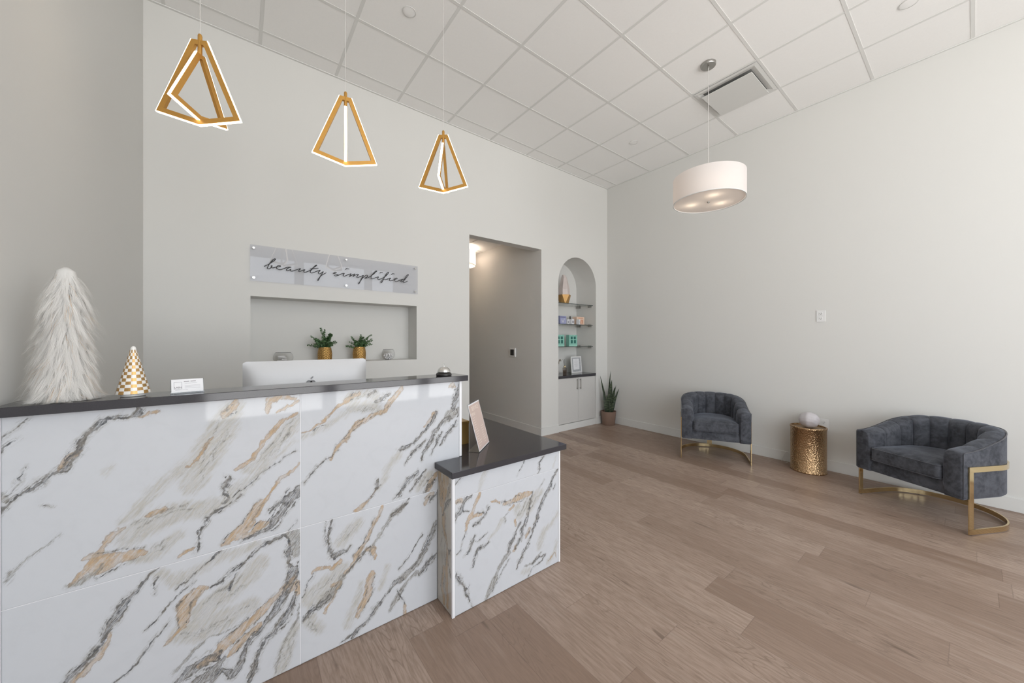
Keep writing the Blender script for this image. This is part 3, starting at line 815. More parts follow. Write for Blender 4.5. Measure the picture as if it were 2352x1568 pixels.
def slab(tile, x0, x1, z0, z1, y, parent, step=0.003, along='x', mat='marble'):
    nx = max(2, int((x1 - x0) / step)); nz = max(2, int((z1 - z0) / step))
    X, Z = np.meshgrid(np.linspace(x0, x1, nx), np.linspace(z0, z1, nz))
    X = X.ravel(); Z = Z.ravel(); n = len(X)
    wx = X + lattice(1, X, Z, .06) * .016 + lattice(2, X, Z, .022) * .008 + lattice(3, X, Z, .009) * .006
    wz = Z + lattice(4, X, Z, .06) * .016 + lattice(5, X, Z, .022) * .008 + lattice(6, X, Z, .009) * .006
    F = np.full((4, n), -1.0)
    Wh = np.full(n, 1.0)
    ix = {'K': 0, 'T': 1, 'G': 2, 'O': 3}
    for ty, P in STR.get(tile, []):
        lo_x = min(p[0] - p[2] for p in P) - .05; hi_x = max(p[0] + p[2] for p in P) + .05
        lo_z = min(p[1] - p[2] for p in P) - .05; hi_z = max(p[1] + p[2] for p in P) + .05
        sel = np.where((wx > lo_x) & (wx < hi_x) & (wz > lo_z) & (wz < hi_z))[0]
        if not len(sel): continue
        px, pz = wx[sel], wz[sel]; best = np.full(len(sel), -1.0)
        for (ax, az, aw), (bx, bz, bw) in zip(P, P[1:]):
            dx, dz = bx - ax, bz - az; L = dx * dx + dz * dz + 1e-12
            t = np.clip(((px - ax) * dx + (pz - az) * dz) / L, 0, 1)
            d = np.hypot(px - ax - t * dx, pz - az - t * dz)
            best = np.maximum(best, (aw + t * (bw - aw) - d) / .03)
        if ty == 'W': Wh[sel] = np.minimum(Wh[sel], -best)
        else: F[ix[ty], sel] = np.maximum(F[ix[ty], sel], best)
    F = np.minimum(F, Wh[None, :])
    F = np.clip(F, -1, 1)
    if along == 'x': co = np.stack([X, np.full(n, y), Z], 1)
    else: co = np.stack([np.full(n, y), X, Z], 1)
    idx = np.arange(n).reshape(nz, nx)
    q = np.stack([idx[:-1, :-1], idx[:-1, 1:], idx[1:, 1:], idx[1:, :-1]], -1).reshape(-1, 4)
    if along != 'x': q = q[:, ::-1]
    me = bpy.data.meshes.new('marble_panel')
    me.vertices.add(n); me.vertices.foreach_set('co', co.ravel().astype(np.float32))
    me.loops.add(q.size); me.loops.foreach_set('vertex_index', q.ravel().astype(np.int32))
    me.polygons.add(len(q)); me.polygons.foreach_set('loop_start', np.arange(0, q.size, 4, dtype=np.int32))
    me.update(calc_edges=True)
    at = me.attributes.new('vein', 'FLOAT_COLOR', 'POINT')
    at.data.foreach_set('color', F.T.astype(np.float32).ravel())
    me.materials.append(M[mat])
    o = bpy.data.objects.new('marble_panel', me); COL.objects.link(o)
    s_ = o.modifiers.new('slab_thickness', 'SOLIDIFY'); s_.thickness = 0.008; s_.offset = -1
    o.parent = parent
    o.matrix_parent_inverse = parent.matrix_world.inverted() if parent.location.length == 0 else Matrix.Translation(-parent.location)
    return o
DY, LY, DX0, DX1 = 1.775, 1.603, XL + 0.002, 1.0
desk = thing('reception_desk', (0.5, 1.85, 0), 'white marble-look reception desk with grey and tan veins, tall left side and low right end', 'reception desk')
def inv(o, p):                               # keep world coordinates when parenting
    o.parent = p; o.matrix_parent_inverse = Matrix.Translation(-Vector(p.location)); return o
G_ = 0.0003
slab(1, DX0 + .012, .2095, .592 + G_, 1.172, DY, desk)
slab(2, DX0 + .012, .2095, 0.003, .592 - G_, DY, desk)
slab(3, .2105, .984, .592 + G_, 1.172, DY, desk)
slab(4, .2105, .849, 0.003, .592 - G_, DY, desk)
slab(5, .866, 1.598, .596 + G_, .712, LY, desk)
slab(6, .866, 1.598, 0.003, .596 - G_, LY, desk)
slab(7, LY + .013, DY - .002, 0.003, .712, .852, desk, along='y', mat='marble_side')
inv(MB().box(DX0, .985, DY + .008, 1.90, 0, 1.172).box(.8615, 1.60, LY + .0085, LY + .03, 0, .712)
    .box(.8615, .88, LY + .03, DY + .008, 0, .712).box(.985, .999, DY + .09, 1.90, 0, .70).build('desk_core', M['deskwood']), desk)
inv(MB().box(.985, 1.0, DY - .002, 1.90, .746, 1.172).build('edge_trim', M['trimwhite'], bevel=.001), desk)
inv(MB().box(.849, .865, LY - .002, LY + .0125, 0, .712).build('edge_trim', M['trimwhite'], bevel=.001), desk)
inv(MB().box(1.599, 1.612, LY - .002, 2.50, 0, .712).build('edge_trim', M['trimwhite'], bevel=.001), desk)
inv(MB().box(DX0, DX0 + .0115, DY - .002, DY + .0078, 0, 1.172).build('edge_trim', M['trimwhite']), desk)
inv(MB().box(.2088, .2112, DY - .0004, DY + .0078, .003, 1.172).box(DX0 + .012, .2086, DY - .0003, DY + .0078, .5912, .5928).box(.2114, .849, DY - .0003, DY + .0078, .5913, .5927).box(.8662, 1.5978, LY - .0003, LY + .0083, .5953, .5965)
    .build('grout_line', M['trimwhite']), desk)
inv(MB().box(DX0, .9, 2.48, 2.50, 0, .712).build('back_panel', M['deskwood']), desk)
o = tag(MB().box(DX0, 1.026, 1.745, 1.912, 1.1725, 1.203).build('countertop', M['quartz'], bevel=.002, origin=(0.2, 1.83, 1.1725)),
        'long dark grey quartz ledge on top of the tall marble desk', 'countertop')
o = tag(MB().prism([(.833, 1.573), (1.64, 1.573), (1.64, 2.52), (DX0, 2.52), (DX0, 1.914), (1.003, 1.914), (1.003, 1.7705), (.833, 1.7705)], .7125, .745)
        .build('countertop', M['quartz'], bevel=.002, origin=(1.2, 2.0, .7125)),
        'lower dark quartz worktop with the pink menu stand, at the right end of the desk', 'countertop')

# ================================================================== ON THE TALL LEDGE
ZT = 1.2035
# faux fur tree
ft = thing('fur_tree', (-.452, 1.832, ZT), 'tall shaggy white faux fur cone tree at the left end of the desk ledge', 'decorative tree')
prof = [(.050, .0), (.052, .05), (.045, .12), (.038, .20), (.033, .28), (.029, .35), (.026, .40), (.021, .425), (.006, .438)]
MB().lathe(prof, 24).build('cone_body', M['fur'], ft, smooth=60)
def strands(nc, per, lmin, lmax, wid, seed, outw=1.0):
    """locks of hair: every strand of a lock bends toward the lock's tip"""
    rs = np.random.RandomState(seed)
    hc = .432 * (np.arange(nc) + rs.rand(nc)) / nc
    ac = (np.arange(nc) * 2.399963 + rs.rand(nc) * .5)
    Lc = (lmin + (lmax - lmin) * rs.rand(nc)) * np.where(hc > .37, .75, 1.0)
    oc = (.30 + .50 * rs.rand(nc)) * outw * np.where(hc > .40, .55, 1.0)
    tc = (rs.rand(nc) - .5) * 1.0
    idx = np.repeat(np.arange(nc), per); n = len(idx)
    h = np.clip(hc[idx] + (rs.rand(n) - .5) * .030, 0, .433); a = ac[idx] + (rs.rand(n) - .5) * .55
    rr = np.interp(h, [p[1] for p in prof], [p[0] for p in prof]) - .004
    tipr = np.interp(hc, [p[1] for p in prof], [p[0] for p in prof]) + Lc * oc * .78
    tipa = ac + Lc * tc * 6; tipz = np.maximum(hc - Lc * (.95 - .3 * oc), .003)
    x0, y0 = rr * np.cos(a), rr * np.sin(a)
    x3 = (tipr * np.cos(tipa))[idx] + (rs.rand(n) - .5) * .012; y3 = (tipr * np.sin(tipa))[idx] + (rs.rand(n) - .5) * .012
    z3 = np.maximum(tipz[idx] + (rs.rand(n) - .5) * .016, .0015)
    mr = rr + (Lc * oc)[idx] * .62
    am = (a + tipa[idx]) / 2
    x1, y1 = mr * np.cos(am), mr * np.sin(am); z1 = h - (Lc * .22)[idx] + (rs.rand(n) - .5) * .008
    vs = np.zeros((n, 5, 2, 3)); wob = rs.rand(n) * 2 * np.pi
    sa, ca = np.sin(a), np.cos(a)
    for i, t in enumerate((0, .25, .5, .75, 1.0)):
        x = x0 * (1 - t) ** 2 + 2 * x1 * t * (1 - t) + x3 * t * t; y = y0 * (1 - t) ** 2 + 2 * y1 * t * (1 - t) + y3 * t * t
        z = np.maximum(h * (1 - t) ** 2 + 2 * z1 * t * (1 - t) + z3 * t * t, .0015); wd = wid * (1 - .85 * t)
        ox, oy, oz = -sa * np.cos(wob) * wd, ca * np.cos(wob) * wd, np.sin(wob) * wd * .6
        vs[:, i, 0] = np.stack([x - ox, y - oy, z - oz], 1); vs[:, i, 1] = np.stack([x + ox, y + oy, z + oz], 1)
    q = np.array([[0, 1, 3, 2], [2, 3, 5, 4], [4, 5, 7, 6], [6, 7, 9, 8]]).reshape(1, 4, 4)
    f = ((np.arange(n) * 10)[:, None, None] + q).reshape(-1, 4)
    return vs.reshape(-1, 3), f
def raw_mesh(name, v, f, mat, parent):
    me = bpy.data.meshes.new(name)
    me.vertices.add(len(v)); me.vertices.foreach_set('co', v.ravel().astype(np.float32))
    me.loops.add(f.size); me.loops.foreach_set('vertex_index', f.ravel().astype(np.int32))
    me.polygons.add(len(f)); me.polygons.foreach_set('loop_start', np.arange(0, f.size, 4, dtype=np.int32))
    me.update(calc_edges=True); me.materials.append(mat)
    o = bpy.data.objects.new(name, me); COL.objects.link(o); o.parent = parent
    return o
v, f = strands(600, 52, .050, .095, .0006, 3, .72)
v2, f2 = strands(170, 14, .06, .10, .00045, 5, 1.0)
fur = raw_mesh('fur', np.concatenate([v, v2]), np.concatenate([f, f2 + len(v)]), M['fur'], ft); fur['kind'] = 'stuff'
v, f = strands(140, 3, .05, .10, .00045, 9, .85)
o = raw_mesh('tinsel', v, f, M['tinsel'], ft); o['kind'] = 'stuff'; o['label'] = 'thin gold tinsel hairs'

# checkered ceramic cone tree
ct = thing('ceramic_tree', (-.298, 1.832, ZT), 'small gold and white checkered ceramic cone tree on the desk ledge', 'decorative tree')
c = MB(); NR, NCc = 14, 16
for j in range(NR):
    z0 = .010 + .154 * j / NR; z1 = .010 + .154 * (j + 1) / NR
    r0 = .0435 - .0365 * j / NR; r1 = .0435 - .0365 * (j + 1) / NR
    for i in range(NCc):
        for kx in range(3):
            a0 = 2 * math.pi * (i + kx / 3) / NCc; a1 = 2 * math.pi * (i + (kx + 1) / 3) / NCc
            ra, rb = r0 + .0010, r1 + .0010 + .0006
            c.add([(ra * math.cos(a0), ra * math.sin(a0), z0), (ra * math.cos(a1), ra * math.sin(a1), z0),
                   (rb * math.cos(a1), rb * math.sin(a1), z1), (rb * math.cos(a0), rb * math.sin(a0), z1)], [(0, 1, 2, 3)], (i + (j % 2)) % 2 if i < NCc else 0)
c.build('checkered_cone', [M['chgold'], M['chwhite']], ct)
MB().lathe([(.0079, .163), (.0078, .168), (.006, .173), (.003, .176), (.0005, .177)], 20).build('tip', M['chwhite'], ct, smooth=60)
MB().lathe([(.030, 0), (.032, .002), (.032, .006), (.030, .008), (.030, .0095)], 28).build('base', M['chwhite'], ct, smooth=40)

# business card holder with card
ang = math.atan2(1.819 - 1.798, -.110 + .191) * .55
ch = thing('card_holder', (-.152, 1.806, ZT), 'clear acrylic tent holder standing on the desk ledge behind the business card', 'card holder', rz=ang)
tl = R(24)
def lean(u, d, t=0.0):      # point on the leaning face: u sideways, d up the slope, t thickness outwards
    return (u, math.sin(tl) * d - t * math.cos(tl), math.cos(tl) * d + t * math.sin(tl))
def leanbox(mb, u0, u1, d0, d1, t0, t1):
    P = [lean(u0, d0, t0), lean(u1, d0, t0), lean(u1, d1, t0), lean(u0, d1, t0), lean(u0, d0, t1), lean(u1, d0, t1), lean(u1, d1, t1), lean(u0, d1, t1)]
    return mb.add(P, [(0, 1, 2, 3), (7, 6, 5, 4), (0, 4, 5, 1), (1, 5, 6, 2), (2, 6, 7, 3), (3, 7, 4, 0)])
leanbox(MB(), -.047, .047, .002, .055, -.002, 0).build('front_plate', M['acrylic'], ch)
MB().add([(-.047, .022, .050), (.047, .022, .050), (.047, .048, 0), (-.047, .048, 0), (-.047, .024, .051), (.047, .024, .051), (.047, .050, 0), (-.047, .050, 0)],
         [(0, 1, 2, 3), (7, 6, 5, 4), (0, 4, 5, 1), (2, 6, 7, 3), (0, 3, 7, 4), (1, 5, 6, 2)]).build('back_plate', M['acrylic'], ch)
MB().box(-.047, .047, -.010, -.008, 0, .006).box(-.047, .047, -.008, .0, 0, .0015).build('front_lip', M['acrylic'], ch)
bc = thing('business_card', tuple(Matrix.Rotation(ang, 4, 'Z') @ Vector((0, 0, 0)) + Vector((-.152, 1.806, ZT))), 'white printed business card leaning in the clear holder on the desk ledge', 'business card', rz=ang)
leanbox(MB(), -.0445, .0445, .0035, .0545, .0005, .0022).build('card_sheet', M['paper'], bc)
lt = .0024
b = MB()
for (a0, a1, d0, d1) in ((-.038, -.0155, .0160, .0170), (-.038, -.0155, .0425, .0435), (-.038, -.0370, .0160, .0435), (-.0165, -.0155, .0160, .0435)):
    leanbox(b, a0, a1, d0, d1, .0021, lt)
b.build('logo_frame', M['grey_ink'], bc)
p = lean(-.0265, .0222, lt)
text('logo_lettering', 'LASH', .0088, M['dark_ink'], bc, p, rot=(R(90) - tl, 0, 0), sx=.95)
b = MB()
leanbox(b, -.034, -.006, .0120, .0128, .0021, lt)
leanbox(b, -.005, .0, .0118, .0128, .0021, lt)
for d, a1 in ((.0285, .036), (.0235, .036), (.0185, .036), (.0375, .027)):
    leanbox(b, -.008, a1, d, d + .0007, .0021, lt)
b.build('small_print', M['grey_ink'], bc)
b = MB()
for i in range(11):
    if i == 5: continue
    leanbox(b, -.010 + i * .0031, -.0078 + i * .0031, .0440, .0462, .0021, lt)
b.build('printed_heading', M['dark_ink'], bc)

# service bell
bl = thing('service_bell', (.902, 1.800, ZT), 'chrome call bell with black base at the right end of the desk ledge', 'bell')
MB().lathe([(.040, 0), (.0425, .003), (.043, .009), (.040, .015), (.034, .019), (.020, .020)], 36).build('base', M['blackplastic'], bl, smooth=40)
MB().lathe([(.0345, .0225), (.036, .0225), (.0355, .026), (.033, .034), (.028, .041), (.020, .047), (.010, .0505), (.004, .0515)], 36, cap=False).lathe([(.006, .019), (.006, .045)], 12).build('dome', M['chrome'], bl, smooth=50)
MB().lathe([(.0035, .050), (.0035, .056), (.002, .058), (.002, .064), (.0032, .066), (.0025, .068)], 14).build('plunger', M['chrome'], bl, smooth=40)

# ================================================================== ON THE LOWER WORKTOP
ZW = .7455
ux = Vector((1.271 - 1.109, 1.902 - 1.762, 0)).normalized()
rz = math.atan2(ux.y, ux.x); ms = thing('menu_holder', (1.19, 1.832, ZW), 'clear slanted acrylic stand with blush pink service menu on the lower worktop', 'menu stand', rz=rz)
tl = R(15)
leanbox(MB(), -.108, .108, .003, .284, -.0015, .0018).build('acrylic_sleeve', M['acrylic'], ms)
leanbox(MB(), -.1055, .1055, .004, .281, .0022, .0032).build('white_sheet', M['paper'], ms)
leanbox(MB(), -.100, .100, .009, .274, .0034, .0040).build('pink_print', M['menupink'], ms)
MB().box(-.108, .108, -.002, .070, 0, .0025).build('foot', M['acrylic'], ms)
text('menu_lettering', 'SERVICE', .034, M['cream'], ms, lean(0, .248, .0042), rot=(R(90) - tl, 0, 0), sx=1.05)
text('menu_lettering', 'MENU', .026, M['cream'], ms, lean(-.055, .217, .0042), rot=(R(90) - tl, 0, 0))
b = MB(); b2 = MB(); rs = random.Random(4)
for i in range(13):
    d = .195 - i * .0138
    leanbox(b, -.085, -.085 + rs.uniform(.03, .07), d, d + .0026, .0038, .0043)
    if i > 4: leanbox(b2, .02, .02 + rs.uniform(.02, .06), d, d + .0026, .0038, .0043)
b.build('menu_lines', M['cream'], ms); b2.build('price_lines', M['cream'], ms)

gb = thing('gold_box', (1.060, 2.05, ZW), 'gold box on the lower worktop beside the end of the tall desk', 'box')
MB().box(-.10, .097, -.09, .09, 0, .128).build('box_body', M['box_gold'], gb, bevel=.002)
MB().box(-.102, .099, -.092, .092, .1285, .144).build('lid', M['box_gold'], gb, bevel=.002)

# all-in-one computer seen from behind
dc = thing('desktop_computer', (.332, 2.40, ZW), 'silver all-in-one desktop computer seen from behind over the desk ledge', 'computer')
W2, H2, z0 = .3165, .258, .281
def rr(w, h, r, n=8):
    P = []
    for cx_, cz_, a0 in ((w - r, h - r, 0), (-w + r, h - r, 90), (-w + r, -h + r, 180), (w - r, -h + r, 270)):
        for i in range(n + 1):
            a = R(a0 + 90 * i / n); P.append((cx_ + r * math.cos(a), cz_ + r * math.sin(a)))
    return P
def shell(u, v):
    z = (v * 2 - 1) * H2; rc = .014; e = max(0.0, abs(z) - (H2 - rc))
    hw = W2 - rc + math.sqrt(max(0.0, rc * rc - e * e))
    x = (u * 2 - 1) * hw
    q = max(0.0, 1 - abs(x / hw) ** 10.0) * max(0.0, 1 - abs(z / H2) ** 2.6)
    return (x, -.004 - .040 * q, z0 + z)
m = MB().grid(shell, 61, 61)
n_ = 61; loop = [i for i in range(n_)] + [j * n_ + n_ - 1 for j in range(1, n_)] + [(n_ - 1) * n_ + i for i in range(n_ - 2, -1, -1)] + [j * n_ for j in range(n_ - 2, 0, -1)]
b0 = len(m.v); m.v += [(m.v[i][0], .003, m.v[i][2]) for i in loop]
for a in range(len(loop)):
    b = (a + 1) % len(loop); m.f.append((loop[a], b0 + a, b0 + b, loop[b])); m.mi.append(0)
m.f.append(tuple(b0 + a for a in range(len(loop)))); m.mi.append(0)
m.build('rear_shell', M['aluminium'], dc, smooth=40)
MB().box(-W2 + .012, W2 - .012, .0032, .0045, z0 - H2 + .06, z0 + H2 - .012).build('screen', M['blackplastic'], dc)
MB().box(-.09, .09, -.11, .08, 0, .004).box(-.09, .09, .02, .026, .004, .12).build('stand', M['aluminium'], dc, bevel=.001)
lg = MB()
yb = -.048
def disc_y(mb, cx_, cz_, rx, rz_, y0, y1, rot=0.0, n=24):
    P = []
    for i in range(n):
        a = 2 * math.pi * i / n; x, z = rx * math.cos(a), rz_ * math.sin(a)
        P.append((cx_ + x * math.cos(rot) - z * math.sin(rot), cz_ + x * math.sin(rot) + z * math.cos(rot)))
    mb.add([(x, y0, z) for x, z in P] + [(x, y1, z) for x, z in P], [tuple(range(n)), tuple(range(2 * n - 1, n - 1, -1))] + [(i, n + i, n + (i + 1) % n, (i + 1) % n) for i in range(n)])
disc_y(lg, .006, z0 + .157, .0085, .0038, -.0455, -.0405, R(50))
disc_y(lg, -.009, z0 + .122, .018, .021, -.0462, -.0405); disc_y(lg, .009, z0 + .122, .016, .021, -.0462, -.0405)
lg.build('logo', M['logo'], dc)

# ================================================================== SIGN AND LONG NICHE
sg = thing('wall_sign', (.837, YB, 2.076), 'clear acrylic wall sign reading beauty simplified in black script above the long niche', 'sign')
SYP = 3.832
inv(MB().box(.076, 1.596, SYP - .003, SYP + .003, 1.918, 2.233).build('acrylic_panel', M['signacrylic'], bevel=.001), sg)
for x in (.102, .848, 1.568):
    for z in (1.946, 2.205):
        m = MB()
        n = 20; P = [(x + .0095 * math.cos(2 * math.pi * i / n), z + .0095 * math.sin(2 * math.pi * i / n)) for i in range(n)]
        for r_, y0, y1 in ((.0095, SYP - .011, SYP - .0035), (.006, SYP + .0035, YB - .0005)):
            Q = [(x + r_ * math.cos(2 * math.pi * i / n), z + r_ * math.sin(2 * math.pi * i / n)) for i in range(n)]
            m.add([(a, y0, b) for a, b in Q] + [(a, y1, b) for a, b in Q], [tuple(range(n)), tuple(range(2 * n - 1, n - 1, -1))] + [(i, n + i, n + (i + 1) % n, (i + 1) % n) for i in range(n)])
        inv(m.build('standoff', M['chrome'], smooth=35), sg)
def catmull(P, k=5):
    P = [Vector(p) for p in P]; out = []
    for i in range(len(P) - 1):
        a, b, c, d = P[max(i - 1, 0)], P[i], P[i + 1], P[min(i + 2, len(P) - 1)]
        for j in range(k):
            t = j / k
            out.append(.5 * ((2 * b) + (c - a) * t + (2 * a - 5 * b + 4 * c - d) * t * t + (3 * b - a - 3 * c + d) * t ** 3))
    out.append(P[-1]); return out
lt = MB()
for si, st in enumerate(SCRIPT_STROKES):
    P = catmull([(x / 1000, SYP - .0048, z / 1000) for x, z in st])
    n = len(P); rr_ = []
    for i, p in enumerate(P):
        q = P[min(i + 2, n - 1)] - P[max(i - 2, 0)]
        steep = abs(q.z) / (q.length + 1e-9)
        r_ = .0031 + .0012 * steep * (0.5 + .5 * math.sin(i * .35))
        if si in (1, 5) and i > n * .965: r_ *= 1.45
        rr_.append(r_ * (.6 if i in (0, n - 1) else 1))
    lt.tube(P, rr_, 7)
for i, v in enumerate(lt.v):                  # flatten to cut-vinyl thickness
    lt.v[i] = (v[0], SYP - .0044 + (v[1] - (SYP - .0048)) * .32, v[2])
inv(lt.build('script_lettering', M['black'], smooth=60), sg)

ZN = NZ0 + .0005
def candy_bowl(name, x, y, r, h, label, foot=.5):
    t = thing(name, (x, y, ZN), label, 'bowl')
    P = []
    for i in range(13):
        a = -78 + 118 * i / 12
        P.append((r * math.cos(R(a)) if i else foot * r, h * .5 + h * .52 * math.sin(R(a)) / math.sin(R(40)) * (1 if a > 0 else math.sin(R(40)) / math.sin(R(78)))))
    P[0] = (P[0][0], 0.0)
    inner = [(q[0] - .0022, q[1] + (.003 if i == 0 else 0)) for i, q in enumerate(P)][::-1]
    MB().lathe(P + inner, 40, cap=True).build('glass_wall', M['glass'], t, smooth=60)
    q = P[-1][0]
    MB().grid(lambda u, v: ((q - .001 + .0008 * math.cos(2 * math.pi * v)) * math.cos(2 * math.pi * u), (q - .001 + .0008 * math.cos(2 * math.pi * v)) * math.sin(2 * math.pi * u), P[-1][1] + .0016 * math.sin(2 * math.pi * v)), 40, 7, closed_u=True).build('rim', M['rimglass'], t, smooth=60)
    return t
M['rimglass'] = plain('glass_rim', (0.22, 0.22, 0.22), 0.15)
candy_bowl('glass_bowl', .330, 3.965, .082, .098, 'wide clear glass bowl of white sticks at the left of the long niche')
candy_bowl('glass_bowl', 1.313, 3.975, .071, .112, 'round clear glass bowl of white candies at the right of the long niche')
rs = random.Random(12)
st0 = None
for i in range(20):
    a = rs.uniform(0, math.pi); lv = i // 4
    ln = rs.uniform(.042, .055)
    if st0 is None:
        st0 = MB().tube([(-.026, 0, 0), (-.022, 0, 0), (.022, 0, 0), (.026, 0, 0)], [.003, .0055, .0055, .003], 10).build('candy_stick', M['candy'], smooth=50)
        o = st0
    else:
        o = st0.copy(); COL.objects.link(o)
    o.location = (.330 + rs.uniform(-.028, .028), 3.965 + rs.uniform(-.022, .022), ZN + .010 + lv * .0135)
    o.rotation_euler = (0, 0, a)
    tag(o, 'white wrapped candy stick lying in the wide glass bowl', 'candy', 'white sticks in the wide glass bowl')
cd0 = None
k_ = 0
for lv, (cnt, rad, zz) in enumerate(((5, .021, .013), (8, .036, .026), (8, .042, .043), (7, .034, .060))):
    for i in range(cnt):
        if cd0 is None:
            cd0 = MB().lathe([(.001, -.009), (.007, -.0075), (.0105, -.003), (.011, .002), (.008, .007), (.002, .0088)], 10).build('candy', M['candy'], smooth=50); o = cd0
        else:
            o = cd0.copy(); COL.objects.link(o)
        a = 2 * math.pi * i / cnt + lv * .4
        o.location = (1.313 + rad * math.cos(a), 3.975 + rad * math.sin(a), ZN + zz + rs.uniform(-.002, .002))
        o.rotation_euler = (rs.uniform(-1.4, 1.4), rs.uniform(-1.4, 1.4), rs.uniform(0, 3))
        tag(o, 'small white wrapped candy in the round glass bowl', 'candy', 'white candies in the round glass bowl')

def gold_pot(x, y, label, sprigs, seed):
    t = thing('potted_eucalyptus', (x, y, ZN), label, 'potted plant')
    H = .146; NZ_, NA = 64, 96
    def rad(z):
        q = z / H
        return .046 + .016 * math.sin(math.pi * min(1, (.25 + .62 * q))) if q > .0 else .05
    def pf(u, v):
        z = v * H; a = u * 2 * math.pi
        rows, cols = 9, 16
        rr0 = .048 + .0155 * math.sin(math.pi * (.2 + .60 * v)) - .010 * max(0, v - .55)
        p = v * rows; a2 = u * cols + (.5 if int(p) % 2 else 0)
        # diamond lattice of dimples
        s1 = (u * cols + v * rows) % 1.0; s2 = (u * cols - v * rows) % 1.0
        d = math.sin(math.pi * s1) * math.sin(math.pi * s2)
        r_ = rr0 + .006 * (d - .4) * (1 if .04 < v < .97 else 0)
        return (r_ * math.cos(a), r_ * math.sin(a), z)
    m = MB().grid(pf, NA, NZ_, closed_u=True)
    m.build('pot', M['potgold'], t, smooth=80)
    MB().lathe([(.051, H - .012), (.001, H - .010)], 24, cap=False).build('soil', M['soil'], t)
    rs = random.Random(seed)
    st = MB(); lf = MB()
    def leaf(c, d, sz):
        d = d.normalized(); up = Vector((rs.uniform(-1, 1), rs.uniform(-1, 1), rs.uniform(-.3, 1))).normalized()
        s = d.cross(up)
        if s.length < .1: return
        s.normalize(); nrm = s.cross(d).normalized()
        P = []
        for q, w_, b in ((0, .12, 0), (.25, .75, .10), (.55, 1.0, .14), (.85, .62, .08), (1.0, .08, 0)):
            P += [c + d * sz * 1.25 * q - s * sz * .5 * w_ + nrm * sz * b, c + d * sz * 1.25 * q + nrm * sz * (b - .05), c + d * sz * 1.25 * q + s * sz * .5 * w_ + nrm * sz * b]
        F = []
        for i in range(4):
            for j in range(2): F.append((i * 3 + j, i * 3 + j + 1, i * 3 + j + 4, i * 3 + j + 3))
        lf.add(P, F)
    for (dx, dy, dz, big) in sprigs:
        a = Vector((dx * .12, dy * .12, H - .008)); e = Vector((dx, dy, H + dz))
        mid = (a + e) / 2 + Vector((-dx * .12, 0, dz * .22))
        P = [a * (1 - q) ** 2 + mid * 2 * q * (1 - q) + e * q * q for q in [i / 10 for i in range(11)]]
        st.tube(P, [.0013 - .0008 * i / 10 for i in range(11)], 5)
        n = max(7, int((e - a).length / .0062))
        for i in range(n):
            q = .12 + .88 * i / (n - 1)
            p = a * (1 - q) ** 2 + mid * 2 * q * (1 - q) + e * q * q
            tg = (e - a).normalized()
            sz = (.026 if big else .0165) * (1.12 - .55 * q)
            for sgn in (0, 1, 2) if big else (0, 1):
                th = rs.uniform(0, 6.28)
                per = tg.cross(Vector((math.cos(th), math.sin(th), .3))).normalized()
                leaf(p, per + tg * rs.uniform(.1, .8), sz * rs.uniform(.75, 1.15))
    st.build('stems', M['stem'], t, smooth=60)
    lf.build('foliage', M['leaf'], t, smooth=60)
    return t
Sx, Sy = .80, -.45
gold_pot(.682, 3.972, 'eucalyptus plant in dimpled gold pot, the taller one left of the niche centre',
         [(-.13, -.02, .11, 0), (-.15, .01, .025, 0), (-.09, -.03, .075, 1), (-.05, .02, .06, 1), (-.02, -.03, .05, 1), (.02, .03, .085, 1), (-.005, .0, .175, 0), (-.04, -.01, .19, 0),
          (.05, -.02, .13, 1), (.06, .02, .12, 1), (.09, -.02, .06, 0), (.11, .02, .045, 0), (.05, -.04, .05, 1), (-.07, .03, .035, 1), (.02, -.05, .04, 1), (-.10, -.03, .03, 0), (.06, -.05, .02, 0), (-.03, -.05, .03, 1), (.04, .03, .10, 1)], 5)
gold_pot(1.008, 3.972, 'eucalyptus plant in dimpled gold pot, the lower spreading one right of the niche centre',
         [(-.13, -.02, .01, 0), (-.08, .02, .105, 0), (-.10, -.03, .05, 0), (-.07, .0, .085, 0), (-.03, -.02, .055, 1), (.0, .03, .05, 1), (.03, -.03, .06, 1), (.02, .0, .125, 0), (.04, .02, .10, 1),
          (.12, -.02, .125, 0), (.09, .01, .10, 0), (.13, -.01, .065, 0), (.12, -.03, .03, 0), (.06, -.04, .04, 1), (-.04, -.04, .03, 1), (.01, -.05, .035, 1), (.07, .03, .05, 1), (.13, .01, .08, 0)], 8)

# ================================================================== ARCHED NICHE
FY = 3.872
cb = thing('base_cabinet', (ACX, 4.07, 0), 'pale grey two-door cabinet built into the bottom of the arched niche', 'cabinet')
inv(MB().box(AX0 + .002, AX1 - .002, FY + .022, AY - .002, .100, .810).box(AX0 + .002, AX1 - .002, FY + .03, AY - .002, 0, .0998).build('carcass', M['cabinet']), cb)
inv(MB().box(AX0 + .002, AX1 - .002, YB + .002, FY + .0295, 0, .098).build('plinth', M['white']), cb)
xm = (AX0 + AX1) / 2 + .022
for (a, b, hx) in ((AX0 + .006, xm - .0015, xm - .036), (xm + .0015, AX1 - .006, xm + .036)):
    d = inv(MB().box(a, b, FY, FY + .020, .104, .806).build('door', M['cabinet'], bevel=.0015), cb)
    h_ = MB().box(hx - .005, hx + .005, FY - .030, FY - .022, .620, .785).box(hx - .005, hx + .005, FY - .022, FY - .0005, .630, .640).box(hx - .005, hx + .005, FY - .022, FY - .0005, .765, .775).build('handle', M['nickel'], bevel=.001)
    h_.parent = d; h_.matrix_parent_inverse = Matrix.Translation(-Vector(cb.location)) if False else d.matrix_world.inverted()
    h_.matrix_parent_inverse = Matrix.Identity(4)
